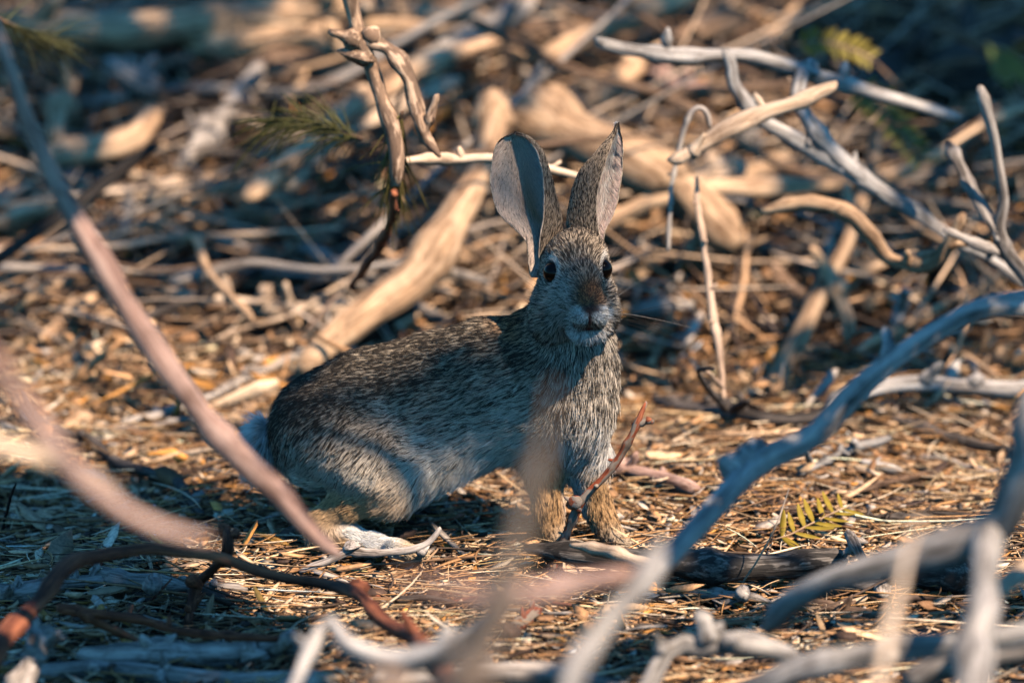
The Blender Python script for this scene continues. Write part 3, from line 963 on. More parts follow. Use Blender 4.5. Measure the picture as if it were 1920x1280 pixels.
def tube(A, step, rng, wob=.5, lump=.2, sides=10, knots=5, taper=True):
    """One stick: A = (n, 4) of x, y, z, radius. Crooked, lumpy, with knots and slanted broken ends."""
    Q = catmull(A, step)
    n = len(Q)
    P, R = Q[:, :3].copy(), np.maximum(Q[:, 3], 2e-4)
    s = np.r_[0, np.cumsum(np.linalg.norm(np.diff(P, axis=0), axis=1))]
    rm = R.mean()
    so = rng.uniform(0, 99)
    for ax in range(3):
        q = np.stack([s / (rm * 14) + so, np.full(n, 7.3 * ax), np.full(n, so)], 1)
        q2 = q * [3.1, 1, 1]
        P[:, ax] += R * wob * (vnoise(q, 20 + ax) + .45 * vnoise(q2, 30 + ax))
    R = R * (1 + lump * vnoise(np.stack([s / (rm * 5) + so, s * 0, s * 0 + so], 1), 40))
    for _ in range(knots):
        c = rng.uniform(0, s[-1]); R = R * (1 + rng.uniform(.12, .38) * np.exp(-((s - c) / (rm * 1.3)) ** 2))
    T = np.gradient(P, axis=0); T /= np.linalg.norm(T, axis=1, keepdims=True) + 1e-12
    u = np.cross(T[0], [.3, .2, .9]); u /= np.linalg.norm(u)
    U = np.zeros_like(P)
    for i in range(n):
        u = u - (u @ T[i]) * T[i]; u = u / np.linalg.norm(u); U[i] = u
    W = np.cross(T, U)
    an = np.linspace(0, 2 * math.pi, sides, endpoint=False)
    lob = 1 + .10 * np.sin(an * 2 + so)[None] + .05 * np.sin(an[None] * 3 + s[:, None] / (rm * 9)) + .10 * vnoise(np.stack([np.repeat(s / (rm * 3.5), sides), np.tile(np.cos(an) * 1.4, n), np.tile(np.sin(an) * 1.4, n) + so], 1), 44).reshape(n, sides)
    rr = R[:, None] * lob
    if taper:
        rr[-1] *= .72; rr[0] *= .8
    V = P[:, None] + rr[..., None] * (np.cos(an)[None, :, None] * U[:, None] + np.sin(an)[None, :, None] * W[:, None])
    # slanted ends
    V[-1] += T[-1] * (rr[-1].mean() * .5 * np.cos(an + so))[:, None]
    V[0] -= T[0] * (rr[0].mean() * .5 * np.cos(an + so))[:, None]
    G = np.stack([rr * np.cos(an)[None], rr * np.sin(an)[None], np.repeat((s + so)[:, None], sides, 1)], -1)
    Vl = np.concatenate([V.reshape(-1, 3), V[0].mean(0)[None], V[-1].mean(0)[None]])
    Gl = np.concatenate([G.reshape(-1, 3), [[0, 0, so]], [[0, 0, so + s[-1]]]])
    idx = np.arange(n * sides).reshape(n, sides); nx = np.roll(idx, -1, 1)
    F = np.stack([idx[:-1], nx[:-1], nx[1:], idx[1:]], -1).reshape(-1, 4)
    c0, c1 = n * sides, n * sides + 1
    cap = np.array([(c0, nx[0, k], idx[0, k], c0) for k in range(sides)] + [(c1, idx[-1, k], nx[-1, k], c1) for k in range(sides)])
    return Vl, F, cap, Gl

def stick_mesh(paths, seed, step=None, **kw):
    rng = np.random.default_rng(seed)
    V, F, G = [], [], []
    o = 0
    for A in paths:
        A = np.asarray(A, float)
        st = step or max(.0022, A[:, 3].mean() * 1.1)
        v, f, cap, g = tube(A, st, rng, **kw)
        V.append(v); G.append(g)
        tri = np.concatenate([f[:, [0, 1, 2]], f[:, [0, 2, 3]], cap[:, :3]])
        F.append(tri + o); o += len(v)
    return np.concatenate(V), np.concatenate(F), np.concatenate(G)

def parse(txt, mode):
    """'u,v[,width[,depth]] ...' in photo pixels -> points and radii in the world; mode h: height above the ground, y: distance."""
    rows = [[float(x) for x in t.split(',')] for t in txt.split()]
    n = len(rows)
    def fill(k):
        xs = [i for i, r in enumerate(rows) if len(r) > k]
        return np.interp(range(n), xs, [rows[i][k] for i in xs])
    w, d = fill(2), fill(3)
    out = []
    for i, r in enumerate(rows):
        p = at_surf(r[0], r[1], d[i]) if mode == 'h' else at_y(r[0], r[1], d[i])
        dep = (p - CAM) @ FWD
        out.append((*p, w[i] / 2 * dep / K))
    return np.array(out)

def rooted(A, end, dx, dy):
    """Carry a branch on from its first or last point down into the ground, outside the picture."""
    p = A[0] if end == 0 else A[-1]
    q = np.array([p[0] + dx, p[1] + dy, 0, p[3] * 1.35]); q[2] = ground_z(q[0], q[1]) - .02
    m = np.array([p[0] + dx * .45, p[1] + dy * .4, p[2] * .55 + q[2] * .45, p[3] * 1.15])
    return np.vstack([q, m, A]) if end == 0 else np.vstack([A, m, q])

N_STICK = [0]
def branch(name, label, mat, main, mode='y', side=(), root=None, cat=None, group=None, stubs=4, **kw):
    N_STICK[0] += 1
    A = parse(main, mode)
    if root:
        A = rooted(A, *root)
    paths = [A] + [parse(t, mode) for t in side]
    rs = np.random.default_rng(4000 + N_STICK[0])
    if name in ('branch', 'stick', 'twig') and stubs:
        Q = catmull(A, .004)
        for _ in range(int(rs.integers(1, 2 + stubs))):
            i = int(rs.integers(len(Q) // 8, max(len(Q) * 7 // 8, len(Q) // 8 + 1)))
            if i + 1 >= len(Q):
                continue
            t = Q[i + 1, :3] - Q[i, :3]; t /= np.linalg.norm(t) + 1e-9
            d = rs.normal(0, 1, 3); d -= (d @ t) * t; d /= np.linalg.norm(d); d = d + t * rs.normal(.3, .5); d[2] = abs(d[2]); d /= np.linalg.norm(d)
            r = Q[i, 3]; L = r * rs.uniform(1.6, 4.2); b = Q[i]
            paths.append(np.array([[*b[:3], r * .55], [*(b[:3] + d * L * .6), r * .4], [*(b[:3] + d * L), r * .26]]))
    V, F, G = stick_mesh(paths, 100 + N_STICK[0], **kw)
    o = mesh_obj(name, V, F, BARK[mat], attrs={'grain': ('FLOAT_VECTOR', G)})
    return tag(o, label, cat or name.split('_')[-1], group)

# ---- out-of-focus branches between the camera and the rabbit
branch('branch', 'long pale pinkish branch slanting from the dark brush down to the rabbit’s hind foot', 'pink',
       '-160,-260,34,-.46 -40,-20,30 20,130,32 62,250,34 128,390,38 188,480,42 240,570,45 300,660,46 370,765,47 450,855,46 530,930,44 590,1000,34 635,1040,18,-.42', root=(0, -.5, .25))
branch('branch', 'blurred pale branch sagging from the edge of the picture toward the reddish stub', 'pink',
       '-120,520,32,-1.12 -40,640,33 10,710,34 65,790,36 130,868,38 210,935,38 290,978,34 350,1000,26 396,1012,12,-1.05', root=(0, -.25, -.1))
branch('branch', 'faint pale twig joining the sagging blurred branch from below', 'cream',
       '-130,790,34,-1.0 -20,825,32 90,858,28 170,890,24 225,925,12,-.95', root=(0, -.2, -.1))
branch('branch', 'dark red brown branch arching low over the litter with an orange sunlit end', 'red',
       '-60,1290,40,-.42 10,1195,38 60,1140,34 125,1062,28,-.26 200,1036,24 290,1030,22,-.20 400,1045,21 500,1078,21 600,1094,22,-.20 662,1112,25 720,1160,26 775,1188,32,-.36 815,1238,36 842,1300,40,-.6 870,1400,44,-.72',
       side=['655,1108,24,-.20 690,1095,14,-.20'], root=(1, .05, -.12))
branch('branch', 'thick grey blue branch curving from the right edge down across the sunlit litter', 'silver',
       '2150,570,60,-.30 2020,548,56 1920,566,52 1850,575,50 1790,600,48 1720,640,48 1650,690,49 1590,748,50 1530,812,50 1462,846,50 1400,880,54,-.34 1350,942,54 1290,1010,54,-.42 1240,1060,50 1205,1092,46,-.5', root=(0, .4, .1),
       side=['1415,868,46,-.34 1385,850,26,-.33'])
branch('branch', 'blurred forked branch with a rounded sunlit tip below the front paw', 'silver',
       '1238,1012,24,-.86 1225,1050,34 1195,1095,38 1140,1150,38 1098,1210,40 1072,1270,42 1060,1400,46,-.94', root=(1, -.05, -.2))
branch('twig', 'pinkish out of focus twig crossing level below the rabbit', 'pink',
       '1212,1082,30,-.84 1150,1084,36,-.88 1080,1098,42,-.97 1000,1116,46,-1.12 900,1120,40,-1.24 810,1098,24,-1.32 740,1082,8,-1.36', stubs=0)
branch('branch', 'tan out of focus upright branch standing before the front legs', 'dun',
       '1038,725,4,-1.4 1026,785,14 1010,850,28 987,930,42 969,1010,50 945,1090,56 915,1170,62 885,1235,74 858,1300,84,-1.35 800,1450,94,-1.3', root=(1, -.1, .1))
branch('branch', 'pale grey blurred branch slanting up from the leafless twigs to the lower right edge', 'silver',
       '1440,1180,34,-.50 1475,1140,48 1520,1108,52 1600,1070,54,-.55 1700,1036,54 1790,1004,54 1858,975,58 1890,915,62 1925,850,66 1990,760,70,-.6', root=(1, .3, .1),
       side=['1855,985,52,-.58 1850,1060,52,-.62 1838,1150,56,-.66 1828,1230,60,-.7 1822,1330,64,-.74'])
branch('twig', 'thin pale blurred upright twig in the lower right corner', 'cream',
       '1728,970,8,-1.0 1705,1030,14 1690,1090,17 1672,1160,19 1658,1230,20 1645,1320,22,-1.05', root=(1, -.03, -.2))
branch('branch', 'pale cream blurred branch poking in from the right edge beside the grey fork', 'cream',
       '2020,1020,44,-.5 1940,1062,42 1880,1095,38 1830,1140,30,-.55', root=(0, .2, -.05))
branch('branch', 'whitish blurred branch with an upright stub along the bottom right', 'silver',
       '1250,1225,34,-.44 1310,1212,44 1380,1205,46 1450,1222,40 1500,1240,26,-.42',
       side=['1325,1205,34,-.44 1322,1178,26,-.44 1318,1150,16,-.44'], root=(0, -.05, -.1))
branch('branch', 'broad pale blurred branch rising across the bottom right corner', 'silver',
       '1380,1330,56,-.55 1460,1275,56 1560,1238,54 1680,1222,50 1800,1205,48 1930,1180,52 2060,1140,56,-.6', root=(0, -.1, -.1))
branch('branch', 'grey blurred branch lying level in the bottom right corner', 'grey',
       '1700,1290,50,-.45 1790,1245,48 1870,1225,46 1960,1218,46 2080,1240,46,-.48', root=(1, .1, -.1))
branch('branch', 'pale grey curved blurred branch at the bottom beside the orange sunlit end', 'silver',
       '600,1180,22,-.62 650,1212,40 720,1240,48 790,1235,50 850,1205,46 905,1165,36,-.66 960,1120,20,-.7', root=(0, -.08, -.2))
branch('branch', 'dim grey blurred branch running along the bottom edge under the rabbit', 'grey',
       '700,1262,40,-.36 820,1268,46 960,1262,46 1080,1280,44,-.38 1200,1330,40,-.4', root=(1, .06, -.1))

# ---- sticks lying in the shaded lower left
branch('stick', 'thick smooth stick lying in blue shade along the lower left', 'grey',
       '150,1222,26,.012 220,1226,36 320,1226,40 430,1224,40 520,1212,42 580,1216,26,.014', 'h', side=['530,1212,34,.014 540,1190,20,.03'])
branch('stick', 'long dim stick along the very bottom left edge', 'grey',
       '40,1268,28,.008 160,1258,32 300,1266,32 450,1272,32 600,1280,30,.008', 'h')
branch('stick', 'short forked stick at the bottom left corner', 'grey',
       '20,1300,36,.02 50,1262,40 72,1225,38 70,1180,30 62,1150,18,.05', 'h', side=['72,1220,26,.03 110,1180,18,.05'])
branch('twig', 'dark thin twig with a reddish end below the arching branch', 'red',
       '110,1140,20,.03 190,1150,20 280,1165,18 340,1185,17 430,1192,17 520,1198,15 610,1190,10,.02', 'h', side=['150,1150,18,.03 230,1190,13,.012 290,1215,9,.008'])
branch('stick', 'grey stick with a cut knot lying in the shaded litter', 'grey',
       '-40,1110,30,.010 40,1116,34 100,1098,30 165,1092,24 240,1090,20,.006', 'h')
branch('stick', 'grey blue stick with a round knot left of the reddish forked twig', 'grey',
       '178,1072,22,.010 230,1088,26 290,1092,30 340,1096,24 400,1098,22 462,1102,20,.006', 'h', side=['285,1090,24,.012 290,1106,22,.022'])
branch('twig', 'reddish forked twig standing under the dark arching branch', 'red',
       '352,1172,16,.004 362,1130,20 372,1095,24,.02 400,1066,20 425,1040,18,.045 428,1010,20,.055 424,985,13,.06', 'h',
       side=['372,1096,20,.02 352,1086,11,.03', '428,1008,13,.055 450,996,9,.06', '426,1000,14,.056 416,980,8,.062'])
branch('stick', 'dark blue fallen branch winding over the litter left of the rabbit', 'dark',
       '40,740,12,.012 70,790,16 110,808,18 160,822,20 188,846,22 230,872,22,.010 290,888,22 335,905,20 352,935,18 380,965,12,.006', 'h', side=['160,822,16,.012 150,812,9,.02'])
branch('stick', 'pale dry stick behind the slanting pink branch', 'grey',
       '230,792,12,.006 310,776,20 390,742,20 470,708,20 560,665,20 610,640,18,.01', 'h')
branch('stick', 'tan thin stick beside the white tail', 'tan',
       '430,790,16,.008 470,765,20 510,735,20 560,700,16,.008', 'h')
branch('stick', 'short blurry stick in the sunlit litter near the left edge', 'tan',
       '120,800,16,.006 150,786,22 180,772,14,.006', 'h')
branch('twig', 'thin dark vertical stalk at the left edge', 'dark', '2,1000,6,.0 12,960,6,.02 20,930,5,.035 30,905,3,.05', 'h')

# ---- sharp sticks around the rabbit's feet
branch('twig', 'upright red tipped twig beside the front legs', 'redtip',
       '1020,1115,13,-.052 1032,1080,15 1050,1030,15,-.050 1066,985,16 1084,946,18 1106,922,15,-.052 1138,893,14 1160,866,14 1178,830,13 1194,798,12 1204,772,9,-.054 1213,753,7,-.054',
       side=['1084,946,17,-.051 1074,938,13,-.054', '1194,799,11,-.054 1212,790,10,-.054 1226,792,8,-.054', '1210,790,8,-.054 1220,784,6,-.055'])
branch('twig', 'small grey forked twig lying against the hind foot', 'grey',
       '560,1072,10,-.060 600,1056,13 640,1040,15 662,1032,17,-.058 710,1036,14 760,1032,15 796,1022,14,-.056 812,1006,12 826,988,9,-.054',
       side=['662,1032,15,-.058 658,1020,12,-.058', '790,1024,15,-.056 800,1036,14,-.056'])
branch('log', 'weathered dark log lying before the front paws', 'char',
       '985,1030,22,.020 1060,1040,40 1130,1048,46 1220,1056,50 1310,1062,52 1400,1064,54 1480,1060,54 1560,1052,46 1592,1050,30,.018', 'h', sides=16, lump=.14, knots=5)
branch('log', 'dark cracked log end continuing right of the grey blurred branch', 'char',
       '1600,1072,34,.016 1680,1074,54 1760,1078,54 1830,1086,44,.014', 'h', sides=14, knots=4)
branch('bark_strip', 'pale peeling bark strip on top of the dark log', 'cream',
       '1068,1022,12,.034 1110,1030,22 1150,1040,24 1200,1052,20 1235,1056,10,.036', 'h', cat='bark', lump=.3)
branch('stick', 'bleached split stick under the dark log', 'cream',
       '1020,1078,8,.004 1100,1072,16 1200,1076,14 1300,1082,8,.003', 'h')
branch('twig', 'crooked grey twig hooked over the log end', 'grey',
       '1590,1000,18,.03 1600,1020,18,.035 1612,1040,18,.03 1622,1058,14,.02', 'h', side=['1604,1030,14,.03 1580,1036,9,.03'])
branch('twig', 'grey twig stub with a cut end below the log', 'grey',
       '1560,1090,14,.012 1610,1098,18 1645,1100,24 1652,1115,20,.010', 'h')
branch('stick', 'flat grey stick in the litter below the log', 'grey',
       '1240,1108,16,.006 1300,1112,18 1340,1116,18 1400,1124,16 1450,1132,10,.004', 'h', side=['1390,1118,18,.008 1396,1108,16,.018'])
branch('stick', 'brown shaded stick in the lower right litter', 'brown',
       '1500,1130,16,.006 1560,1142,22 1640,1158,22 1720,1172,18 1790,1176,10,.004', 'h')
branch('stick', 'grey bent stick at the lower right edge', 'grey',
       '1740,1098,14,.006 1800,1104,18 1860,1094,18 1960,1098,18,.006', 'h')
branch('stick', 'dark splinter between the front paw and the log', 'dark',
       '1020,1052,14,.006 1040,1032,16 1058,1012,10,.026', 'h')
branch('twig', 'short red twig end behind the blurred fork', 'redtip', '960,1178,18,.004 990,1160,20 1015,1140,16,.012', 'h')

# ---- sticks on the sunlit litter right of the rabbit
branch('stick', 'smooth pale stick end lying behind the front legs', 'pink',
       '1110,872,24,.010 1160,880,30 1220,893,30 1270,908,28 1310,920,16,.008', 'h')
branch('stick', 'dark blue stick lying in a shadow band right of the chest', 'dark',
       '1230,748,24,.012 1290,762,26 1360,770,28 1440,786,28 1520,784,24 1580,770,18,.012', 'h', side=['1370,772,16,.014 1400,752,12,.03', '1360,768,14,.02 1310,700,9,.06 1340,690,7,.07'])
branch('branch', 'pale grey straight branch lying on the litter at the right edge', 'silver',
       '1560,770,26,.016 1600,745,32 1670,725,34 1740,718,36 1830,722,36 1920,728,38 2040,730,38,.02', 'h')
branch('stick', 'dark stick lying below the pale straight branch', 'dark',
       '1670,786,14,.008 1730,805,20 1800,828,22 1870,845,22 1940,858,22,.010', 'h')
branch('twig', 'small whitish twig with stubs in the sunlit litter', 'silver',
       '1500,888,10,.006 1540,866,15 1590,842,17 1640,828,17 1668,818,13,.016', 'h',
       side=['1520,874,12,.008 1508,842,9,.03', '1605,838,12,.01 1600,826,9,.02'])
branch('twig', 'short white twig bit beside the stubbed twig', 'silver', '1612,866,10,.008 1650,874,13 1690,880,9,.008', 'h')
branch('stick', 'long thin tan stick across the shadow band', 'tan', '1260,828,10,.006 1340,820,12 1440,812,12 1500,808,9,.008', 'h')
branch('twig', 'brown twig lying behind the yellow frond', 'brown', '1560,930,9,.008 1620,915,12 1690,900,13 1740,885,8,.008', 'h')
branch('stick', 'dark thin stick lying right of the yellow frond', 'dark', '1600,972,10,.006 1700,968,14 1800,966,14 1880,960,10,.006', 'h')
branch('stick', 'grey stick lying level at the right edge in front of the grey branch', 'grey', '1690,855,10,.006 1760,862,13 1830,880,12 1880,888,8,.006', 'h')
branch('straw', 'long thin pale straw standing crooked over the log', 'cream',
       '1380,1110,3.2,.004 1420,1050,3.4,.03 1455,985,3.2,.055 1480,915,2.2,.075', 'h', wob=.2, cat='straw')

# ---- the tangle behind the rabbit
branch('log', 'thick bare tan branch with a rounded knob slanting behind the rabbit’s back', 'tan',
       '922,200,58,.105 928,232,60 920,280,58 892,345,60 850,415,64,.085 806,480,70 760,530,76,.06 700,572,66 650,610,58,.045 600,650,50 560,690,34,.025', 'h', lump=.16, sides=14, knots=5,
       side=['924,210,48,.105 896,214,26,.11'])
branch('log', 'thick smooth tan log sloping down behind the ears', 'tan',
       '975,210,58,.085 1030,228,80 1090,255,88 1160,290,88 1230,322,82 1290,344,68,.07', 'h', sides=14, lump=.12)
branch('log', 'tan log end bending down from the smooth tan log', 'tan',
       '1285,335,62,.075 1325,375,64 1360,425,58 1390,455,36,.03', 'h', sides=12)
branch('stick', 'long bleached stick slanting behind the upright thorny twig', 'tan',
       '452,372,30,.07 520,318,36 590,258,38,.09 660,205,38 740,160,36 830,118,34 940,78,34,.10', 'h', knots=6)
branch('stick', 'second bleached stick lying just below the long one', 'cream',
       '520,345,36,.065 560,310,38 620,262,38 700,215,36,.08 780,180,34 860,150,28,.09', 'h', knots=5)
branch('stick', 'blurred pale stick rising to the top edge above the ears', 'tan',
       '1010,118,38,.05 1080,80,42 1150,48,42 1220,22,40 1300,-20,38,.07', 'h')
branch('branch', 'thorny patchy twig hanging from the top edge', 'thorn',
       '720,-1050,44,.75 690,-560,40,.42 655,-160,35,.19 655,-20,32,.16 664,40,32,.16 676,85,34,.15 698,140,30,.15 714,190,30,.14 735,250,32,.13 744,300,30,.12 742,350,26,.12', 'y',
       side=['680,80,26,.15 720,96,26,.15 756,138,24,.14 772,190,24,.14 786,232,23,.13 798,258,16,.13 825,294,8,.12',
             '796,250,13,.13 808,215,11,.13 818,176,10,.13', '676,80,20,.15 645,68,16,.15 618,58,14,.15',
             '690,86,18,.15 698,66,15,.15 706,54,13,.15', '676,90,20,.15 670,118,16,.15'], knots=9, wob=.45)
branch('twig', 'dark red twig leaning under the thorny twig', 'red',
       '742,360,16,.13 738,400,18,.15 715,455,18,.19 690,495,16,.22 655,536,11,.27', 'y')
branch('twig', 'thin level bleached twig with a stub behind the left ear', 'cream',
       '738,304,18,.16 800,298,19 860,300,20 930,300,20 1000,312,18,.18 1090,332,14,.2', 'y', side=['865,298,11,.17 858,276,8,.17'])
branch('twig', 'slim pale upright twig under the thorny twig', 'tan', '748,350,16,.2 745,390,15,.22 728,440,13,.25', 'y')
branch('stick', 'short bleached peg in the litter above the rabbit’s rump', 'silver',
       '556,458,14,.03 590,474,20 625,490,22 652,500,14,.03', 'h')
branch('stick', 'grey stick pointing at the rabbit’s shoulder', 'grey',
       '690,510,18,.03 740,545,20 800,580,20 850,606,14,.01', 'h')
branch('stick', 'split tan stick lying level above the rabbit’s rump', 'cream',
       '305,545,20,.02 370,558,30 450,570,34 540,578,36 610,580,36 660,576,20,.02', 'h')
branch('branch', 'grey level branch across the upper right with a side fork', 'silver',
       '1120,78,26,.30 1200,96,30 1300,104,34 1400,108,36 1500,126,36,.32 1560,146,34 1640,170,30 1720,192,26 1800,220,20,.36', 'y',
       side=['1515,128,30,.32 1504,160,28,.3 1500,195,28,.29 1530,240,26,.28 1570,290,25,.28 1625,335,24,.28 1690,385,22,.28'])
branch('branch', 'grey branch zigzagging down through the upper right tangle', 'silver',
       '1362,95,20,.28 1372,130,22 1376,160,24 1405,200,26 1432,228,28,.28 1500,268,28 1570,308,30 1640,352,30 1710,398,28 1775,440,24,.28 1850,480,20 1930,540,18,.28', 'y')
branch('branch', 'pale straight stick crossing the zigzag branch', 'cream',
       '1262,305,26,.20 1320,272,28 1380,238,30 1440,212,30 1500,190,28 1565,160,24,.24', 'y')
branch('branch', 'curved tan branch hooking up at its end right of the rabbit', 'tan',
       '1430,400,18,.28 1490,386,23 1550,388,25 1600,408,26 1640,446,27 1668,482,28,.26 1720,494,27 1765,475,26 1790,440,24 1806,404,20,.24', 'y', knots=6)
branch('twig', 'upright pale twig with a blunt tip at the far right', 'grey',
       '1838,165,16,.2 1850,200,24 1862,250,24 1870,310,22 1878,370,20 1872,430,22 1880,470,24,.2 1915,515,24 1960,570,24,.2', 'y',
       side=['1780,270,16,.25 1810,330,20,.23 1845,400,22,.21 1872,440,20,.2', '1872,470,18,.2 1820,452,16,.2 1770,430,12,.2'])
branch('twig', 'thin hooked twig right of the pointed ear', 'grey',
       '1252,470,8,.24 1254,410,9 1262,340,9 1274,270,10 1290,220,12 1308,200,12 1324,212,10 1330,240,7,.24', 'y')
branch('twig', 'slender upright twig standing in the litter right of the rabbit', 'dun',
       '1356,748,9,.22 1350,680,11 1338,600,13 1328,530,13 1318,450,12 1308,380,10 1306,330,7,.24', 'y', side=['1354,728,9,.22 1330,700,7,.2 1310,690,6,.2'])
branch('stick', 'yellowish broken stick below the zigzag branch', 'tan',
       '1380,345,24,.03 1440,318,34 1500,300,30 1560,285,18,.03', 'h')
branch('stick', 'short tan stub lying left of the yellowish stick', 'cream', '1300,345,26,.05 1350,328,32 1400,318,22,.05', 'h')
branch('stick', 'grey stick lying behind the hooked twig', 'grey', '1330,368,20,.03 1400,366,24 1470,362,20,.03', 'h')
branch('branch', 'dim grey branch in the dark hollow at the top right corner', 'brown',
       '1500,-10,34,.03 1600,60,38 1700,70,36 1800,40,36 1930,10,36,.03', 'h')
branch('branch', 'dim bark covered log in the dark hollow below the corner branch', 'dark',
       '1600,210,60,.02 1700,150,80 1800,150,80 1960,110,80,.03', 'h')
for i, (lab, mat, txt) in enumerate([
    ('weathered branch lying level along the top left edge', 'tan', '-40,44,44,.05 60,58,56 180,66,62 300,56,62 430,40,54 560,22,48 700,8,44,.07'),
    ('blurred branch lying level above the dark gap left of the thorny twig', 'tan', '350,78,44,.05 420,88,52 500,84,56 570,76,56 640,96,48 690,120,30,.05'),
    ('stubby forked stick at the left, below the dark hollow', 'tan', '60,310,40,.04 120,292,44 190,282,46 250,262,42 290,205,30,.06'),
    ('upright tan stub joining the stubby forked stick', 'tan', '104,270,36,.05 112,230,36 125,180,34 140,150,30,.06'),
    ('thick pale stub leaning right in the left tangle', 'grey', '340,310,32,.04 385,255,40 425,205,40 460,160,36 490,120,28,.05'),
    ('grey stub in the dark hollow at the left', 'grey', '210,112,30,.06 250,138,34 295,168,30,.05'),
    ('short pale peg leaning in the left tangle', 'cream', '285,392,30,.03 310,368,34 340,342,28,.05'),
    ('tan stick lying level at the left edge', 'tan', '-30,430,30,.03 50,405,36 110,378,36 190,352,30,.04'),
    ('grey stick at the left edge below the level tan stick', 'grey', '-20,378,26,.03 60,352,30 140,330,28 210,318,20,.03'),
    ('brown stick in the lower left tangle', 'brown', '-20,465,30,.02 60,480,32 130,505,32 200,525,26,.02'),
    ('pale bent twig standing below the brush at the left', 'grey', '212,470,16,.02 230,430,18 240,390,18 236,350,12,.05'),
    ('tan stick crossing behind the pink slanting branch', 'tan', '60,560,18,.02 140,530,24 190,530,26 230,545,16,.02'),
    ('thin tan stick leaning at the left edge', 'tan', '80,640,16,.012 120,600,22 165,560,20 190,530,14,.02'),
    ('pale slim stick above the long bleached stick', 'grey', '760,130,34,.06 840,88,38 920,48,38 1000,10,34,.08'),
    ('broad dim log at the top behind the bleached sticks', 'brown', '480,150,70,.03 580,140,80 680,150,70 780,190,50,.03'),
    ('tan stick at the top edge left of the ears', 'tan', '660,18,34,.05 760,22,36 860,28,36 960,20,30,.06'),
    ('grey thin stick hanging above the smooth tan log', 'grey', '1072,170,16,.05 1110,210,20 1150,255,18,.04'),
    ('short thick tan stick above the smooth tan log', 'tan', '1110,195,34,.05 1160,150,40 1210,110,36,.06'),
    ('pale stick under the level grey branch', 'pink', '1180,120,30,.05 1260,150,34 1340,170,26,.05'),
    ('reddish shaded stick at the top right of the rabbit', 'brown', '1240,95,34,.06 1310,60,40 1390,30,36,.07'),
    ('grey peg standing between crossing branches', 'grey', '1395,290,30,.04 1410,255,34 1420,225,26,.06'),
    ('tan stick leaning right of the hooked twig', 'tan', '1400,420,24,.02 1330,420,28 1290,470,20,.02'),
    ('pale stick below the curved tan branch', 'tan', '1560,540,22,.02 1610,515,26 1670,488,20,.03'),
    ('splintered tan upright stick below the curved branch', 'tan', '1590,640,24,.02 1575,570,26,.04 1550,510,22,.06 1520,460,14,.08'),
    ('brown bent stick below the curved branch', 'brown', '1520,620,24,.01 1500,560,26,.03 1470,520,22,.04 1450,490,14,.05'),
    ('small grey peg standing near the thick grey branch', 'silver', '1680,615,20,.02 1690,580,22,.03 1700,545,16,.05'),
    ('long thin brown stick leaning over the right hand shade', 'tan', '1720,620,10,.01 1780,650,13 1850,690,12 1890,720,8,.01'),
    ('dim blue stick in the shade of the zigzag branch', 'grey', '1600,380,20,.02 1680,352,24 1760,375,22 1840,392,16,.03'),
    ('thin grey stick in the shaded tangle at the right', 'grey', '1540,500,14,.02 1560,440,16 1580,395,12,.04'),
    ('grey blurred stick lying level right of the rabbit’s cheek', 'grey', '1170,580,22,.02 1230,578,26 1300,570,20,.02'),
    ('tan thin stick leaning right of the rabbit’s chest', 'tan', '1220,680,10,.01 1240,640,12,.02 1265,590,9,.04'),
]):
    branch('stick', lab, mat, txt, 'h', knots=4)

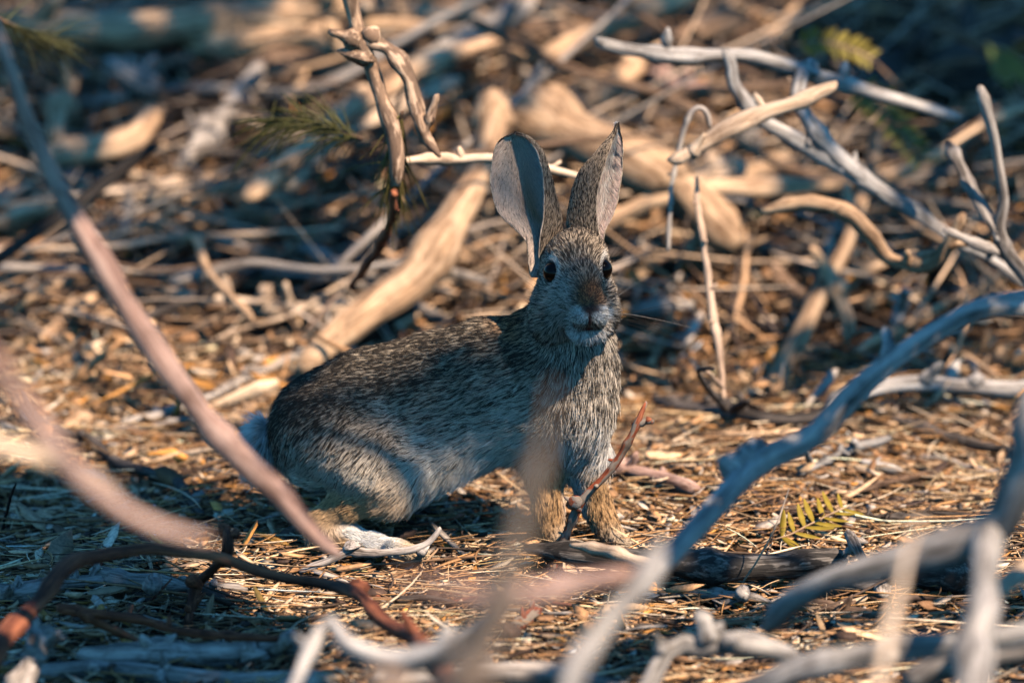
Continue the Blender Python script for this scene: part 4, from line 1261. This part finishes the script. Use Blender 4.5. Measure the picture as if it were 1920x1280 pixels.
# ---- filler: more of the same dead sticks, deeper in the pile and small ones on the ground
def filler():
    rng = np.random.default_rng(5)
    protos = []
    for i in range(16):
        n = rng.integers(4, 7)
        L = 1.0
        xs = np.linspace(-.5, .5, n)
        A = np.zeros((n, 4))
        A[:, 0] = xs
        A[:, 1] = rng.normal(0, .05, n) + rng.normal(0, .25) * (xs ** 2); A[:, 2] = rng.normal(0, .04, n) - abs(rng.normal(0, .15)) * (xs ** 2)
        r = rng.uniform(.014, .034)
        A[:, 3] = r * np.linspace(1.15, .7, n)
        paths = [A * [.25, .25, .25, .25]]
        if rng.random() < .55:
            k = rng.integers(1, n - 1); b = A[k].copy(); d = np.array([rng.uniform(.08, .2), rng.normal(0, .08), rng.normal(.04, .08), 0])
            paths.append(np.array([b * [1, 1, 1, .7], (b + d * .5) * [1, 1, 1, .6], (b + d) * [1, 1, 1, .4]]) * .25)
        V, F, G = stick_mesh(paths, 900 + i, sides=8, knots=3)
        me = mesh_obj('stick', V, F, None, attrs={'grain': ('FLOAT_VECTOR', G)})
        protos.append(me)
    mats = ['tan', 'tan', 'grey', 'tan', 'brown', 'cream', 'brown', 'dark']
    cache = {}
    used = set()
    def place(name, label, cat, group, x, y, h, L, rr, yaw, pitch, mat):
        i = int(rng.integers(len(protos)))
        src = protos[i]
        key = (i, mat)
        if key not in cache:
            me = src.data if i not in used else src.data.copy()
            used.add(i)
            me.materials.clear(); me.materials.append(BARK[mat]); cache[key] = me
        o = src.copy()
        o.data = cache[key]; o.name = name
        COL.objects.link(o)
        o.location = (x, y, float(ground_z(x, y)) + h)
        o.rotation_euler = (rng.uniform(0, 6.28), -pitch, yaw)
        s = L / .25
        o.scale = (s, s * rr, s * rr)
        tag(o, label, cat, group)
    WORD = dict(tan='tan', grey='grey', brown='brown', cream='pale cream', dark='dark', red='reddish')
    for k in range(296):
        mi = int(rng.integers(len(mats)))
        y = rng.uniform(.46, 1.35); x = rng.uniform(-.5, .5) * (1 + y * .25)
        if k % 9 < 5:
            L, rr = rng.uniform(.18, .42), rng.choice([.16, .24, .34, .46]) * rng.uniform(.8, 1.2)
            pitch = rng.normal(.05, .22)
        else:
            L, rr = rng.uniform(.06, .18), rng.choice([.28, .4, .6]) * rng.uniform(.8, 1.25)
            pitch = rng.normal(0, .3)
        place('stick', f"{'long thin' if k % 9 < 5 else 'short'} {WORD[mats[mi]]} dead stick lying in the tangled brush behind the rabbit", 'stick', 'sticks tangled in the brush pile',
              x, y, abs(rng.normal(.008, .035)) + .002 + abs(math.sin(pitch)) * L * .35, L, rr, rng.choice([rng.normal(.35, .5), rng.normal(-.5, .5), rng.uniform(-1.6, 1.6)]), pitch, mats[mi])
    for _ in range(110):
        y = rng.uniform(-.42, .5); x = rng.uniform(-.33, .33) * (1 + y * .25)
        if abs(x + .04) < .13 and -.05 < y < .09:
            continue
        L = rng.uniform(.025, .10); mt = ['grey', 'brown', 'tan', 'dark', 'grey', 'red'][int(rng.integers(6))]
        place('twig', f'short thin {WORD[mt]} broken twig lying loose on the litter', 'twig', 'small twigs strewn over the litter',
              x, y, rng.uniform(.002, .008), L, rng.uniform(.35, .8), rng.choice([rng.normal(0, .5), rng.uniform(-1.6, 1.6)]), rng.normal(0, .08), mt)
    for p in protos:
        bpy.data.objects.remove(p)

filler()

# ------------------------------------------------------------------ leaves
def leaflet(L, W, curl, n=5):
    """One thin closed leaf blade along +x."""
    s = np.linspace(0, 1, n)
    w = W * np.sin(np.pi * np.clip(s * .92 + .06, 0, 1)) ** .6 / 2
    z = curl * L * s ** 2
    V, F = [], []
    for sgn in (1, -1):
        for i in range(n):
            V += [(s[i] * L, -w[i], z[i] + .1 * w[i] + sgn * .00012), (s[i] * L, 0, z[i] - .15 * w[i] + sgn * .00012), (s[i] * L, w[i], z[i] + .1 * w[i] + sgn * .00012)]
    o = 3 * n
    for i in range(n - 1):
        a = 3 * i
        for k in (0, 1):
            F.append((a + k, a + 3 + k, a + 4 + k, a + 1 + k)); F.append((o + a + 1 + k, o + a + 4 + k, o + a + 3 + k, o + a + k))
        F.append((a, o + a, o + a + 3, a + 3)); F.append((a + 2, a + 5, o + a + 5, o + a + 2))
    return np.array(V), np.array(F)

def frond(name, label, cat, group, pts, mode, pairs, L, W, col, up):
    A = parse(pts, mode)
    root = empty(name, A[0, :3])
    tag(root, label, cat, group)
    V, F, G = stick_mesh([A], int(abs(A[0, 0]) * 1e5) % 997, sides=6, knots=0, wob=.2)
    st = mesh_obj('stem', V - A[0, :3], F, BARK['tan'], root, attrs={'grain': ('FLOAT_VECTOR', G)})
    Q = catmull(A, .001)[:, :3]
    lv, lf = leaflet(L, W, .12)
    me = None
    for i in range(pairs):
        q = int(len(Q) * (.08 + .9 * i / pairs)); q = min(q, len(Q) - 2)
        t = Q[q + 1] - Q[q]; t /= np.linalg.norm(t)
        upv = np.asarray(up, float); sdv = np.cross(upv, t); sdv /= np.linalg.norm(sdv); upv = np.cross(t, sdv)
        for s in (1, -1):
            x = t * random.uniform(.35, .75) + sdv * s + upv * random.uniform(-.1, .3); x /= np.linalg.norm(x)
            z = upv - (upv @ x) * x; z /= np.linalg.norm(z); yv = np.cross(z, x)
            if me is None:
                cc = np.tile([*col, 1], (len(lv), 1))
                o = mesh_obj('leaflet', lv, lf, M_LEAF, root, attrs={'col': ('FLOAT_COLOR', cc)}); me = o.data
            else:
                o = mesh_obj('leaflet', None, None, None, root, mesh=me)
            M = Matrix(((x[0], yv[0], z[0], 0), (x[1], yv[1], z[1], 0), (x[2], yv[2], z[2], 0), (0, 0, 0, 1)))
            sc = random.uniform(.75, 1.1) * (1 - .35 * (i / pairs) ** 3)
            o.matrix_local = Matrix.Translation(Vector(Q[q] - A[0, :3])) @ M @ Matrix.Scale(sc, 4)

frond('leaf_frond', 'small yellow feathered frond fallen on the litter behind the log', 'leaf', None,
      '1448,1012,4,.006 1480,1002,4,.010 1520,982,4 1560,962,4 1600,944,3,.016', 'h', 7, .017, .0042, (.33, .235, .03), (0, -.6, .8))
frond('leaf_frond', 'yellow green feathered frond hanging in the upper right tangle', 'leaf', None,
      '1600,160,5,.52 1640,190,5 1670,225,5 1700,265,5 1735,310,4,.46', 'y', 15, .016, .0042, (.24, .21, .05), (.3, -1, .3))
frond('leaf_frond', 'small yellow frond above the hanging feathered frond', 'leaf', None,
      '1490,85,5,.55 1530,78,5 1570,85,5 1610,98,5 1640,115,4,.55', 'y', 12, .013, .0036, (.28, .22, .045), (.2, -1, .5))

def sprig(label, pts, mode, n, L, col):
    A = parse(pts, mode)
    root = empty('needle_sprig', A[0, :3])
    tag(root, label, 'sprig')
    V, F, G = stick_mesh([A], 77 + n, sides=6, knots=1)
    mesh_obj('stem', V - A[0, :3], F, BARK['brown'], root, attrs={'grain': ('FLOAT_VECTOR', G)})
    Q = catmull(A, .001)[:, :3]
    VV, FF = [], []
    o = 0
    for i in range(n):
        q = random.randrange(len(Q) - 1)
        t = Q[q + 1] - Q[q]; t /= np.linalg.norm(t)
        d = t * 1.1 + np.array([random.gauss(0, .38) for _ in range(3)]); d /= np.linalg.norm(d)
        e1 = np.cross(d, [0, 0, 1.0]); e1 /= np.linalg.norm(e1); e2 = np.cross(d, e1)
        l = L * random.uniform(.6, 1.15)
        for s in np.linspace(0, 1, 4):
            c = Q[q] - A[0, :3] + d * l * s + np.array([0, 0, -.25]) * l * s * s
            r = .0006 * (1 - .7 * s)
            for k in range(3):
                VV.append(c + r * (math.cos(k * 2.094) * e1 + math.sin(k * 2.094) * e2))
        for sgm in range(3):
            for k in range(3):
                k2 = (k + 1) % 3
                a = o + sgm * 3
                FF.append((a + k, a + k2, a + 3 + k2, a + 3 + k))
        o += 12
    cc = np.tile([*col, 1], (len(VV), 1)) * np.exp(np.repeat(np.random.default_rng(n).normal(0, .25, (n, 1)), 12, 0)); cc[:, 3] = 1
    nd = mesh_obj('needles', np.array(VV), np.array(FF), M_LEAF, root, smooth=False, attrs={'col': ('FLOAT_COLOR', np.clip(cc, 0, .6))})
    nd['kind'] = 'stuff'

sprig('blurred olive green needle spray left of the thorny twig', '680,262,8,.2 620,240,7 560,226,6 500,235,5,.26', 'y', 130, .045, (.13, .12, .04))
sprig('olive needle tuft hanging on the thorny twig', '752,210,8,.13 742,260,8 738,310,8 736,350,6,.16', 'y', 110, .035, (.16, .13, .04))
sprig('dim green needle spray in the top left corner', '-20,30,8,.3 30,50,7 70,70,6 110,80,4,.34', 'y', 70, .04, (.10, .10, .04))

# ---- single straws and leaf flakes that stand out on the sharp ground
for lab, mat, txt in [
    ('long tan straw lying level before the hind foot', 'tan', '640,1062,4,.006 740,1056,4.5 860,1046,4.5 1005,1034,3.5,.012'),
    ('short yellowish straw leaning toward the grey forked twig', 'tan', '776,1074,4,.003 800,1050,5 822,1028,4,.014'),
    ('straw arching over the litter below the dark log', 'tan', '1335,1096,3,.004 1390,1086,3.5,.012 1460,1086,3.5 1535,1094,3,.005'),
    ('bent straw lying across the litter under the blurred grey fork', 'cream', '1360,1168,3.5,.004 1420,1140,4 1475,1112,3,.010'),
    ('tan straw lying level at the left in the shade', 'tan', '10,1056,4,.005 100,1053,4.5 190,1047,4,.007'),
    ('reddish brown straw leaning beside the knotted grey stick', 'red', '236,1164,4,.004 280,1128,5 322,1084,4,.016'),
    ('reddish stalk lying in the shadow under the belly', 'redtip', '780,985,4,.008 830,976,4.5 890,966,4,.010'),
    ('pale straw crossing the litter at the lower right', 'cream', '1640,1132,3.5,.005 1740,1122,4 1860,1112,3.5,.008'),
]:
    branch('straw', lab, mat, txt, 'h', wob=.25, knots=1, cat='straw')

def flake(label, u0, v0, u1, v1, h0, h1, wpx, col):
    a, b = at_surf(u0, v0, h0), at_surf(u1, v1, h1)
    L = float(np.linalg.norm(b - a)); x = (b - a) / L
    z = np.array([.1, -.55, .8]); z = z - (z @ x) * x; z /= np.linalg.norm(z); y = np.cross(z, x)
    lv, lf = leaflet(L, wpx * S, .06, 6)
    o = mesh_obj('leaf_flake', lv, lf, M_LEAF, attrs={'col': ('FLOAT_COLOR', np.tile([*col, 1], (len(lv), 1)))})
    o.matrix_world = Matrix(((x[0], y[0], z[0], a[0]), (x[1], y[1], z[1], a[1]), (x[2], y[2], z[2], a[2]), (0, 0, 0, 1)))
    tag(o, label, 'leaf')

flake('pale flat leaf flake lying by the knotted grey stick', 164, 1112, 238, 1102, .012, .014, 15, (.42, .30, .19))
flake('golden narrow leaf flake below the arching dark branch', 476, 1098, 502, 1152, .018, .004, 12, (.50, .30, .08))
flake('tan leaf flake standing beside the reddish forked twig', 384, 1166, 402, 1112, .004, .022, 12, (.48, .34, .22))
flake('golden leaf flake lying behind the reddish forked twig', 478, 996, 545, 1026, .010, .006, 14, (.52, .29, .07))
flake('brown curled leaf flake in the shaded litter at the left', 100, 985, 138, 1012, .012, .004, 18, (.26, .15, .09))
flake('tan leaf flake lying below the blurred pink twig', 700, 1136, 726, 1182, .012, .004, 14, (.55, .37, .22))
flake('broad tan leaf flake standing in the litter by the grey fork', 1548, 1190, 1528, 1150, .004, .018, 14, (.50, .34, .20))
# ------------------------------------------------------------------ unseen leaf cover added toward the sun, shaped to cast the wanted shade
HA = np.array([-SUN_TO[1], SUN_TO[0], 0]); HA /= np.linalg.norm(HA)
HB = np.cross(SUN_TO, HA)
if HB[2] < 0:
    HB = -HB

def ab(P):
    P = np.asarray(P)
    return np.stack([P @ HA, P @ HB], -1)

def poly_ab(pts):
    out = []
    for u, v, mode, d in pts:
        out.append(ab(at_y(u, v, d) if mode == 'y' else at_surf(u, v, d)))
    return np.array(out)

def in_poly(Q, poly):
    x, y = Q[:, 0], Q[:, 1]
    c = np.zeros(len(Q), bool)
    j = len(poly) - 1
    for i in range(len(poly)):
        xi, yi, xj, yj = *poly[i], *poly[j]
        c ^= ((yi > y) != (yj > y)) & (x < (xj - xi) * (y - yi) / (yj - yi + 1e-12) + xi)
        j = i
    return c

def shade_blocker():
    rng = np.random.default_rng(21)
    leaves = []
    def cloud(poly, n, t0, t1, dens=1.0, clump=None):
        lo, hi = poly.min(0), poly.max(0)
        q = rng.uniform(lo, hi, (n, 2))
        q = q[in_poly(q, poly)]
        if clump is not None:
            keep = vnoise(np.concatenate([q * clump, np.zeros((len(q), 1))], 1), 61) > dens
            q = q[keep]
        t = rng.uniform(t0, t1, len(q))
        leaves.append(q[:, :1] * HA + q[:, 1:] * HB + t[:, None] * SUN_TO)
        return q
    Y = -.03
    def area(p):
        return .5 * abs(np.dot(p[:, 0], np.roll(p[:, 1], 1)) - np.dot(p[:, 1], np.roll(p[:, 0], 1)))
    def shade(pts, depth, t0, t1, clump=None, thr=0.0):
        """Leaves between the sun and the outlined place, as many as give that optical depth."""
        poly = poly_ab(pts)
        bb = np.prod(poly.max(0) - poly.min(0))
        cloud(poly, int(depth * bb / 8.4e-5), t0, t1, thr, clump)
    def yy(Y, *uv):
        return [(u, v, 'y', Y) for u, v in uv]
    def hh(h, *uv):
        return [(u, v, 'h', h) for u, v in uv]
    # the rabbit: rump and back in deeper shade, flank and chest half lit, head and ears shaded, legs in the sun
    shade(yy(Y, (450, 760), (450, 900), (560, 900), (620, 800), (760, 740), (930, 680), (990, 640), (960, 560), (700, 600), (560, 660)), 2.6, 3.6, 4.6)
    shade(yy(Y, (560, 900), (560, 945), (640, 940), (740, 925), (830, 890), (980, 850), (990, 640), (930, 680), (760, 740), (620, 800)), 1.9, 3.8, 4.8)
    shade(yy(-.46, (-140, -250), (90, -250), (150, 230), (250, 420), (120, 470), (-20, 330), (-120, 50)), 5, .9, 1.3)
    shade(yy(Y, (985, 640), (980, 850), (1060, 870), (1180, 850), (1190, 640)), 2.0, 3.8, 4.8)
    shade(yy(-.06, (955, 665), (1200, 665), (1200, 420), (955, 420)), 5, 1.5, 2.2)
    shade(yy(-.01, (900, 440), (1200, 440), (1150, 250), (1040, 230), (900, 230)), 1.6, 3.8, 4.8)
    shade([(u, v, 'y', Y) for u, v, Y in ((1960, 515, -.3), (1850, 530, -.3), (1700, 590, -.3), (1560, 725, -.3), (1440, 805, -.32), (1300, 920, -.38), (1225, 1005, -.46), (1290, 1050, -.46),
                                           (1400, 950, -.38), (1500, 890, -.32), (1620, 790, -.3), (1740, 690, -.3), (1850, 625, -.3), (1960, 615, -.3))], 4, .7, 1.1)
    shade(hh(.0, (-250, 880), (180, 895), (330, 915), (450, 950), (330, 1010), (300, 1070), (420, 1140), (560, 1180), (600, 1330), (-250, 1400)), 6, 1.1, 1.45)
    shade(hh(.0, (1150, 1100), (1500, 1100), (1950, 1120), (1950, 1200), (1500, 1170), (1150, 1150)), 1.2, 1.1, 1.45, 40, .0)
    shade(hh(.04, (1480, 60), (1600, -100), (2200, -100), (2200, 300), (1850, 290), (1700, 230)), 6, 1.2, 1.6)
    shade(hh(.02, (1400, 420), (1480, 300), (1700, 380), (1950, 520), (1950, 640), (1760, 640), (1560, 520)), 1.8, 1.2, 1.5, 30, -.2)
    shade(hh(.03, (-100, -200), (1700, -200), (1500, 130), (900, 120), (500, 60), (330, 230), (100, 260), (-100, 300)), 3, 1.2, 1.6, 14, -.12)
    shade(hh(.03, (-100, 250), (900, 140), (900, 420), (640, 560), (300, 520), (-100, 620)), 3.5, 1.2, 1.6, 22, .14)
    shade(hh(.03, (1180, 330), (1480, 200), (1480, 560), (1960, 640), (1960, 740), (1500, 700), (1180, 640)), 3.5, 1.2, 1.6, 22, .16)
    shade(yy(-.36, (-90, 1120), (100, 1060), (150, 1120), (150, 1300), (-90, 1350)), 4, .85, 1.15)
    shade(yy(-.02, (860, 590), (990, 550), (1010, 640), (1010, 800), (930, 790), (880, 700)), 1.2, 3.2, 4.2)
    shade(yy(-.02, (760, 620), (880, 590), (900, 700), (930, 800), (840, 860), (760, 800)), .4, 3.2, 4.2)
    shade(yy(1.15, (1600, -200), (2150, -200), (2150, 280), (1850, 280), (1640, 120)), 6, 1.2, 1.6)
    P = np.concatenate(leaves)
    # gaps in the crown: cut so that the sun reaches these places
    open_pts, open_r, open_far = [], [], []
    def gap(r, mode, d, *uv, far=.3):
        for (u0, v0), (u1, v1) in zip(uv, uv[1:]):
            m = max(2, int(math.hypot(u1 - u0, v1 - v0) / 12))
            for f in np.linspace(0, 1, m):
                u, v = u0 + (u1 - u0) * f, v0 + (v1 - v0) * f
                open_pts.append(ab(at_y(u, v, d) if mode == 'y' else at_surf(u, v, d))); open_r.append(r); open_far.append(r * far)
    gap(.020, 'y', .49, (1600, 160), (1670, 225), (1735, 310)); gap(.018, 'y', .55, (1490, 85), (1640, 115))
    gap(.018, 'y', -1.1, (1150, 1084), (1000, 1116), (740, 1082))
    gap(.024, 'y', -.45, (185, 490), (300, 660), (450, 855), (530, 930), (640, 1040))
    gap(.022, 'y', -1.1, (10, 710), (130, 868), (290, 978), (396, 1012))
    gap(.020, 'y', -.5, (735, 1170), (815, 1238), (848, 1310))
    gap(.022, 'y', -1.37, (1040, 700), (969, 1010), (885, 1235), (858, 1300))
    gap(.020, 'y', .265, (1440, 395), (1480, 388), (1600, 408), (1668, 482), (1765, 475), (1806, 404))
    gap(.019, 'y', -.02, (590, 985), (620, 1015), (790, 1045), far=1)
    gap(.012, 'y', .055, (690, 985), (800, 1000))
    gap(.034, 'y', -.01, (1025, 930), (1035, 1020), far=1); gap(.034, 'y', -.005, (1115, 930), (1140, 990), (1185, 1028), far=1)
    gap(.012, 'y', -.054, (1060, 1000), (1140, 896), (1213, 753))
    open_pts = np.array(open_pts)
    Pa = ab(P); tl = P @ SUN_TO
    keep = np.ones(len(P), bool)
    for q, r, rf in zip(open_pts, open_r, open_far):
        keep &= ((Pa - q) ** 2).sum(1) > np.where(tl < 2.1, r + .002 * np.minimum(tl, 1.5), rf) ** 2
    P = P[keep]
    # narrow leaf blades, every way round
    n = len(P)
    x = rng.normal(0, 1, (n, 3)); x /= np.linalg.norm(x, axis=1, keepdims=True)
    y = np.cross(x, rng.normal(0, 1, (n, 3))); y /= np.linalg.norm(y, axis=1, keepdims=True)
    L = rng.uniform(.010, .019, n)[:, None]; W = L * rng.uniform(.32, .5, n)[:, None]
    V = np.stack([P - x * L, P - y * W, P + x * L, P + y * W], 1).reshape(-1, 3)
    F = np.arange(4 * n).reshape(n, 4)
    base = np.array([1.7, -1.25, 0.0]); base[2] = ground_z(base[0], base[1])
    root = empty('shade_blocker', base)
    tag(root, 'unseen leaf cover added toward the sun to shade the rabbit', 'tree')
    col = np.array([.07, .10, .03]) * np.exp(rng.normal(0, .3, (n, 1)))
    col = np.repeat(np.concatenate([np.clip(col, 0, .3), np.ones((n, 1))], 1), 4, 0)
    cr = mesh_obj('shade_leaves', V - base, F, M_LEAF, root, smooth=False, attrs={'col': ('FLOAT_COLOR', col)})
    cr['kind'] = 'stuff'
    # trunk and limbs reaching to the leaf masses
    fork = base + np.array([-.05, .1, 1.1])
    paths = [np.array([[*base, .055], [*(base + [.02, .03, .5]), .046], [*fork, .038]])]
    k = rng.choice(n, 60, replace=False)
    cents = []
    for i in k:
        if all(np.linalg.norm(P[i] - c) > .22 for c in cents):
            cents.append(P[i])
    for c in cents[:9]:
        m = fork * .45 + c * .55 + np.array([0, 0, .10])
        paths.append(np.array([[*fork, .016], [*(fork * .75 + m * .25 + [0, 0, .08]), .012], [*m, .008], [*c, .003]]))
    V, F, G = stick_mesh(paths, 5, step=.03, sides=8)
    mesh_obj('trunk', V - base, F, BARK['brown'], root, attrs={'grain': ('FLOAT_VECTOR', G)})

shade_blocker()

# ------------------------------------------------------------------ bush added over the brush pile to block skylight
def overhanging_bush():
    rng = np.random.default_rng(31)
    base = np.array([.75, 1.75, 0.0]); base[2] = ground_z(base[0], base[1])
    P = []
    for cx, cy, cz, rx, ry, rz, n in ((.62, 1.30, .52, .50, .42, .36, 9000), (.15, 1.65, .75, .55, .45, .40, 5000), (-.45, 1.75, .80, .50, .40, .38, 4200)):
        d = rng.normal(0, 1, (n, 3)); d /= np.linalg.norm(d, axis=1, keepdims=True)
        P.append(np.array([cx, cy, cz]) + d * (rng.random(n) ** .45)[:, None] * [rx, ry, rz])
    P = np.concatenate(P)
    P = P[vnoise(P * 9, 71) > -.25]
    u, v = project(P)
    P = P[(P[:, 2] > ground_z(P[:, 0], P[:, 1]) + .02) & ((v < -25) | ((u > 1690) & (v < np.minimum(60 + .8 * (u - 1690), 215))))]   # foliage let into the corner as a dark mass for the hollow's shade
    n = len(P)
    x = rng.normal(0, 1, (n, 3)); x /= np.linalg.norm(x, axis=1, keepdims=True)
    y = np.cross(x, rng.normal(0, 1, (n, 3))); y /= np.linalg.norm(y, axis=1, keepdims=True)
    L = rng.uniform(.012, .024, n)[:, None]; W = L * rng.uniform(.32, .5, n)[:, None]
    V = np.stack([P - x * L, P - y * W, P + x * L, P + y * W], 1).reshape(-1, 3)
    root = empty('bush', base)
    tag(root, 'dense dark bush added over the brush pile to block skylight', 'bush')
    col = np.array([.05, .045, .025]) * np.exp(rng.normal(0, .3, (n, 1)))
    col = np.repeat(np.concatenate([np.clip(col, 0, .3), np.ones((n, 1))], 1), 4, 0)
    o = mesh_obj('foliage', V - base, np.arange(4 * n).reshape(n, 4), M_LEAF, root, smooth=False, attrs={'col': ('FLOAT_COLOR', col)})
    o['kind'] = 'stuff'
    paths = []
    for cx, cy, cz in ((.62, 1.35, .6), (.15, 1.65, .8), (-.45, 1.75, .85), (.9, 1.5, .7), (.4, 1.5, .7)):
        c = np.array([cx, cy, cz]); m = base * .5 + c * .5 + np.array([0, .12, .06])
        paths.append(np.array([[*base, .022], [*m, .014], [*c, .006]]))
    V, F, G = stick_mesh(paths, 6, step=.03, sides=8)
    mesh_obj('stem', V - base, F, BARK['brown'], root, attrs={'grain': ('FLOAT_VECTOR', G)})

overhanging_bush()
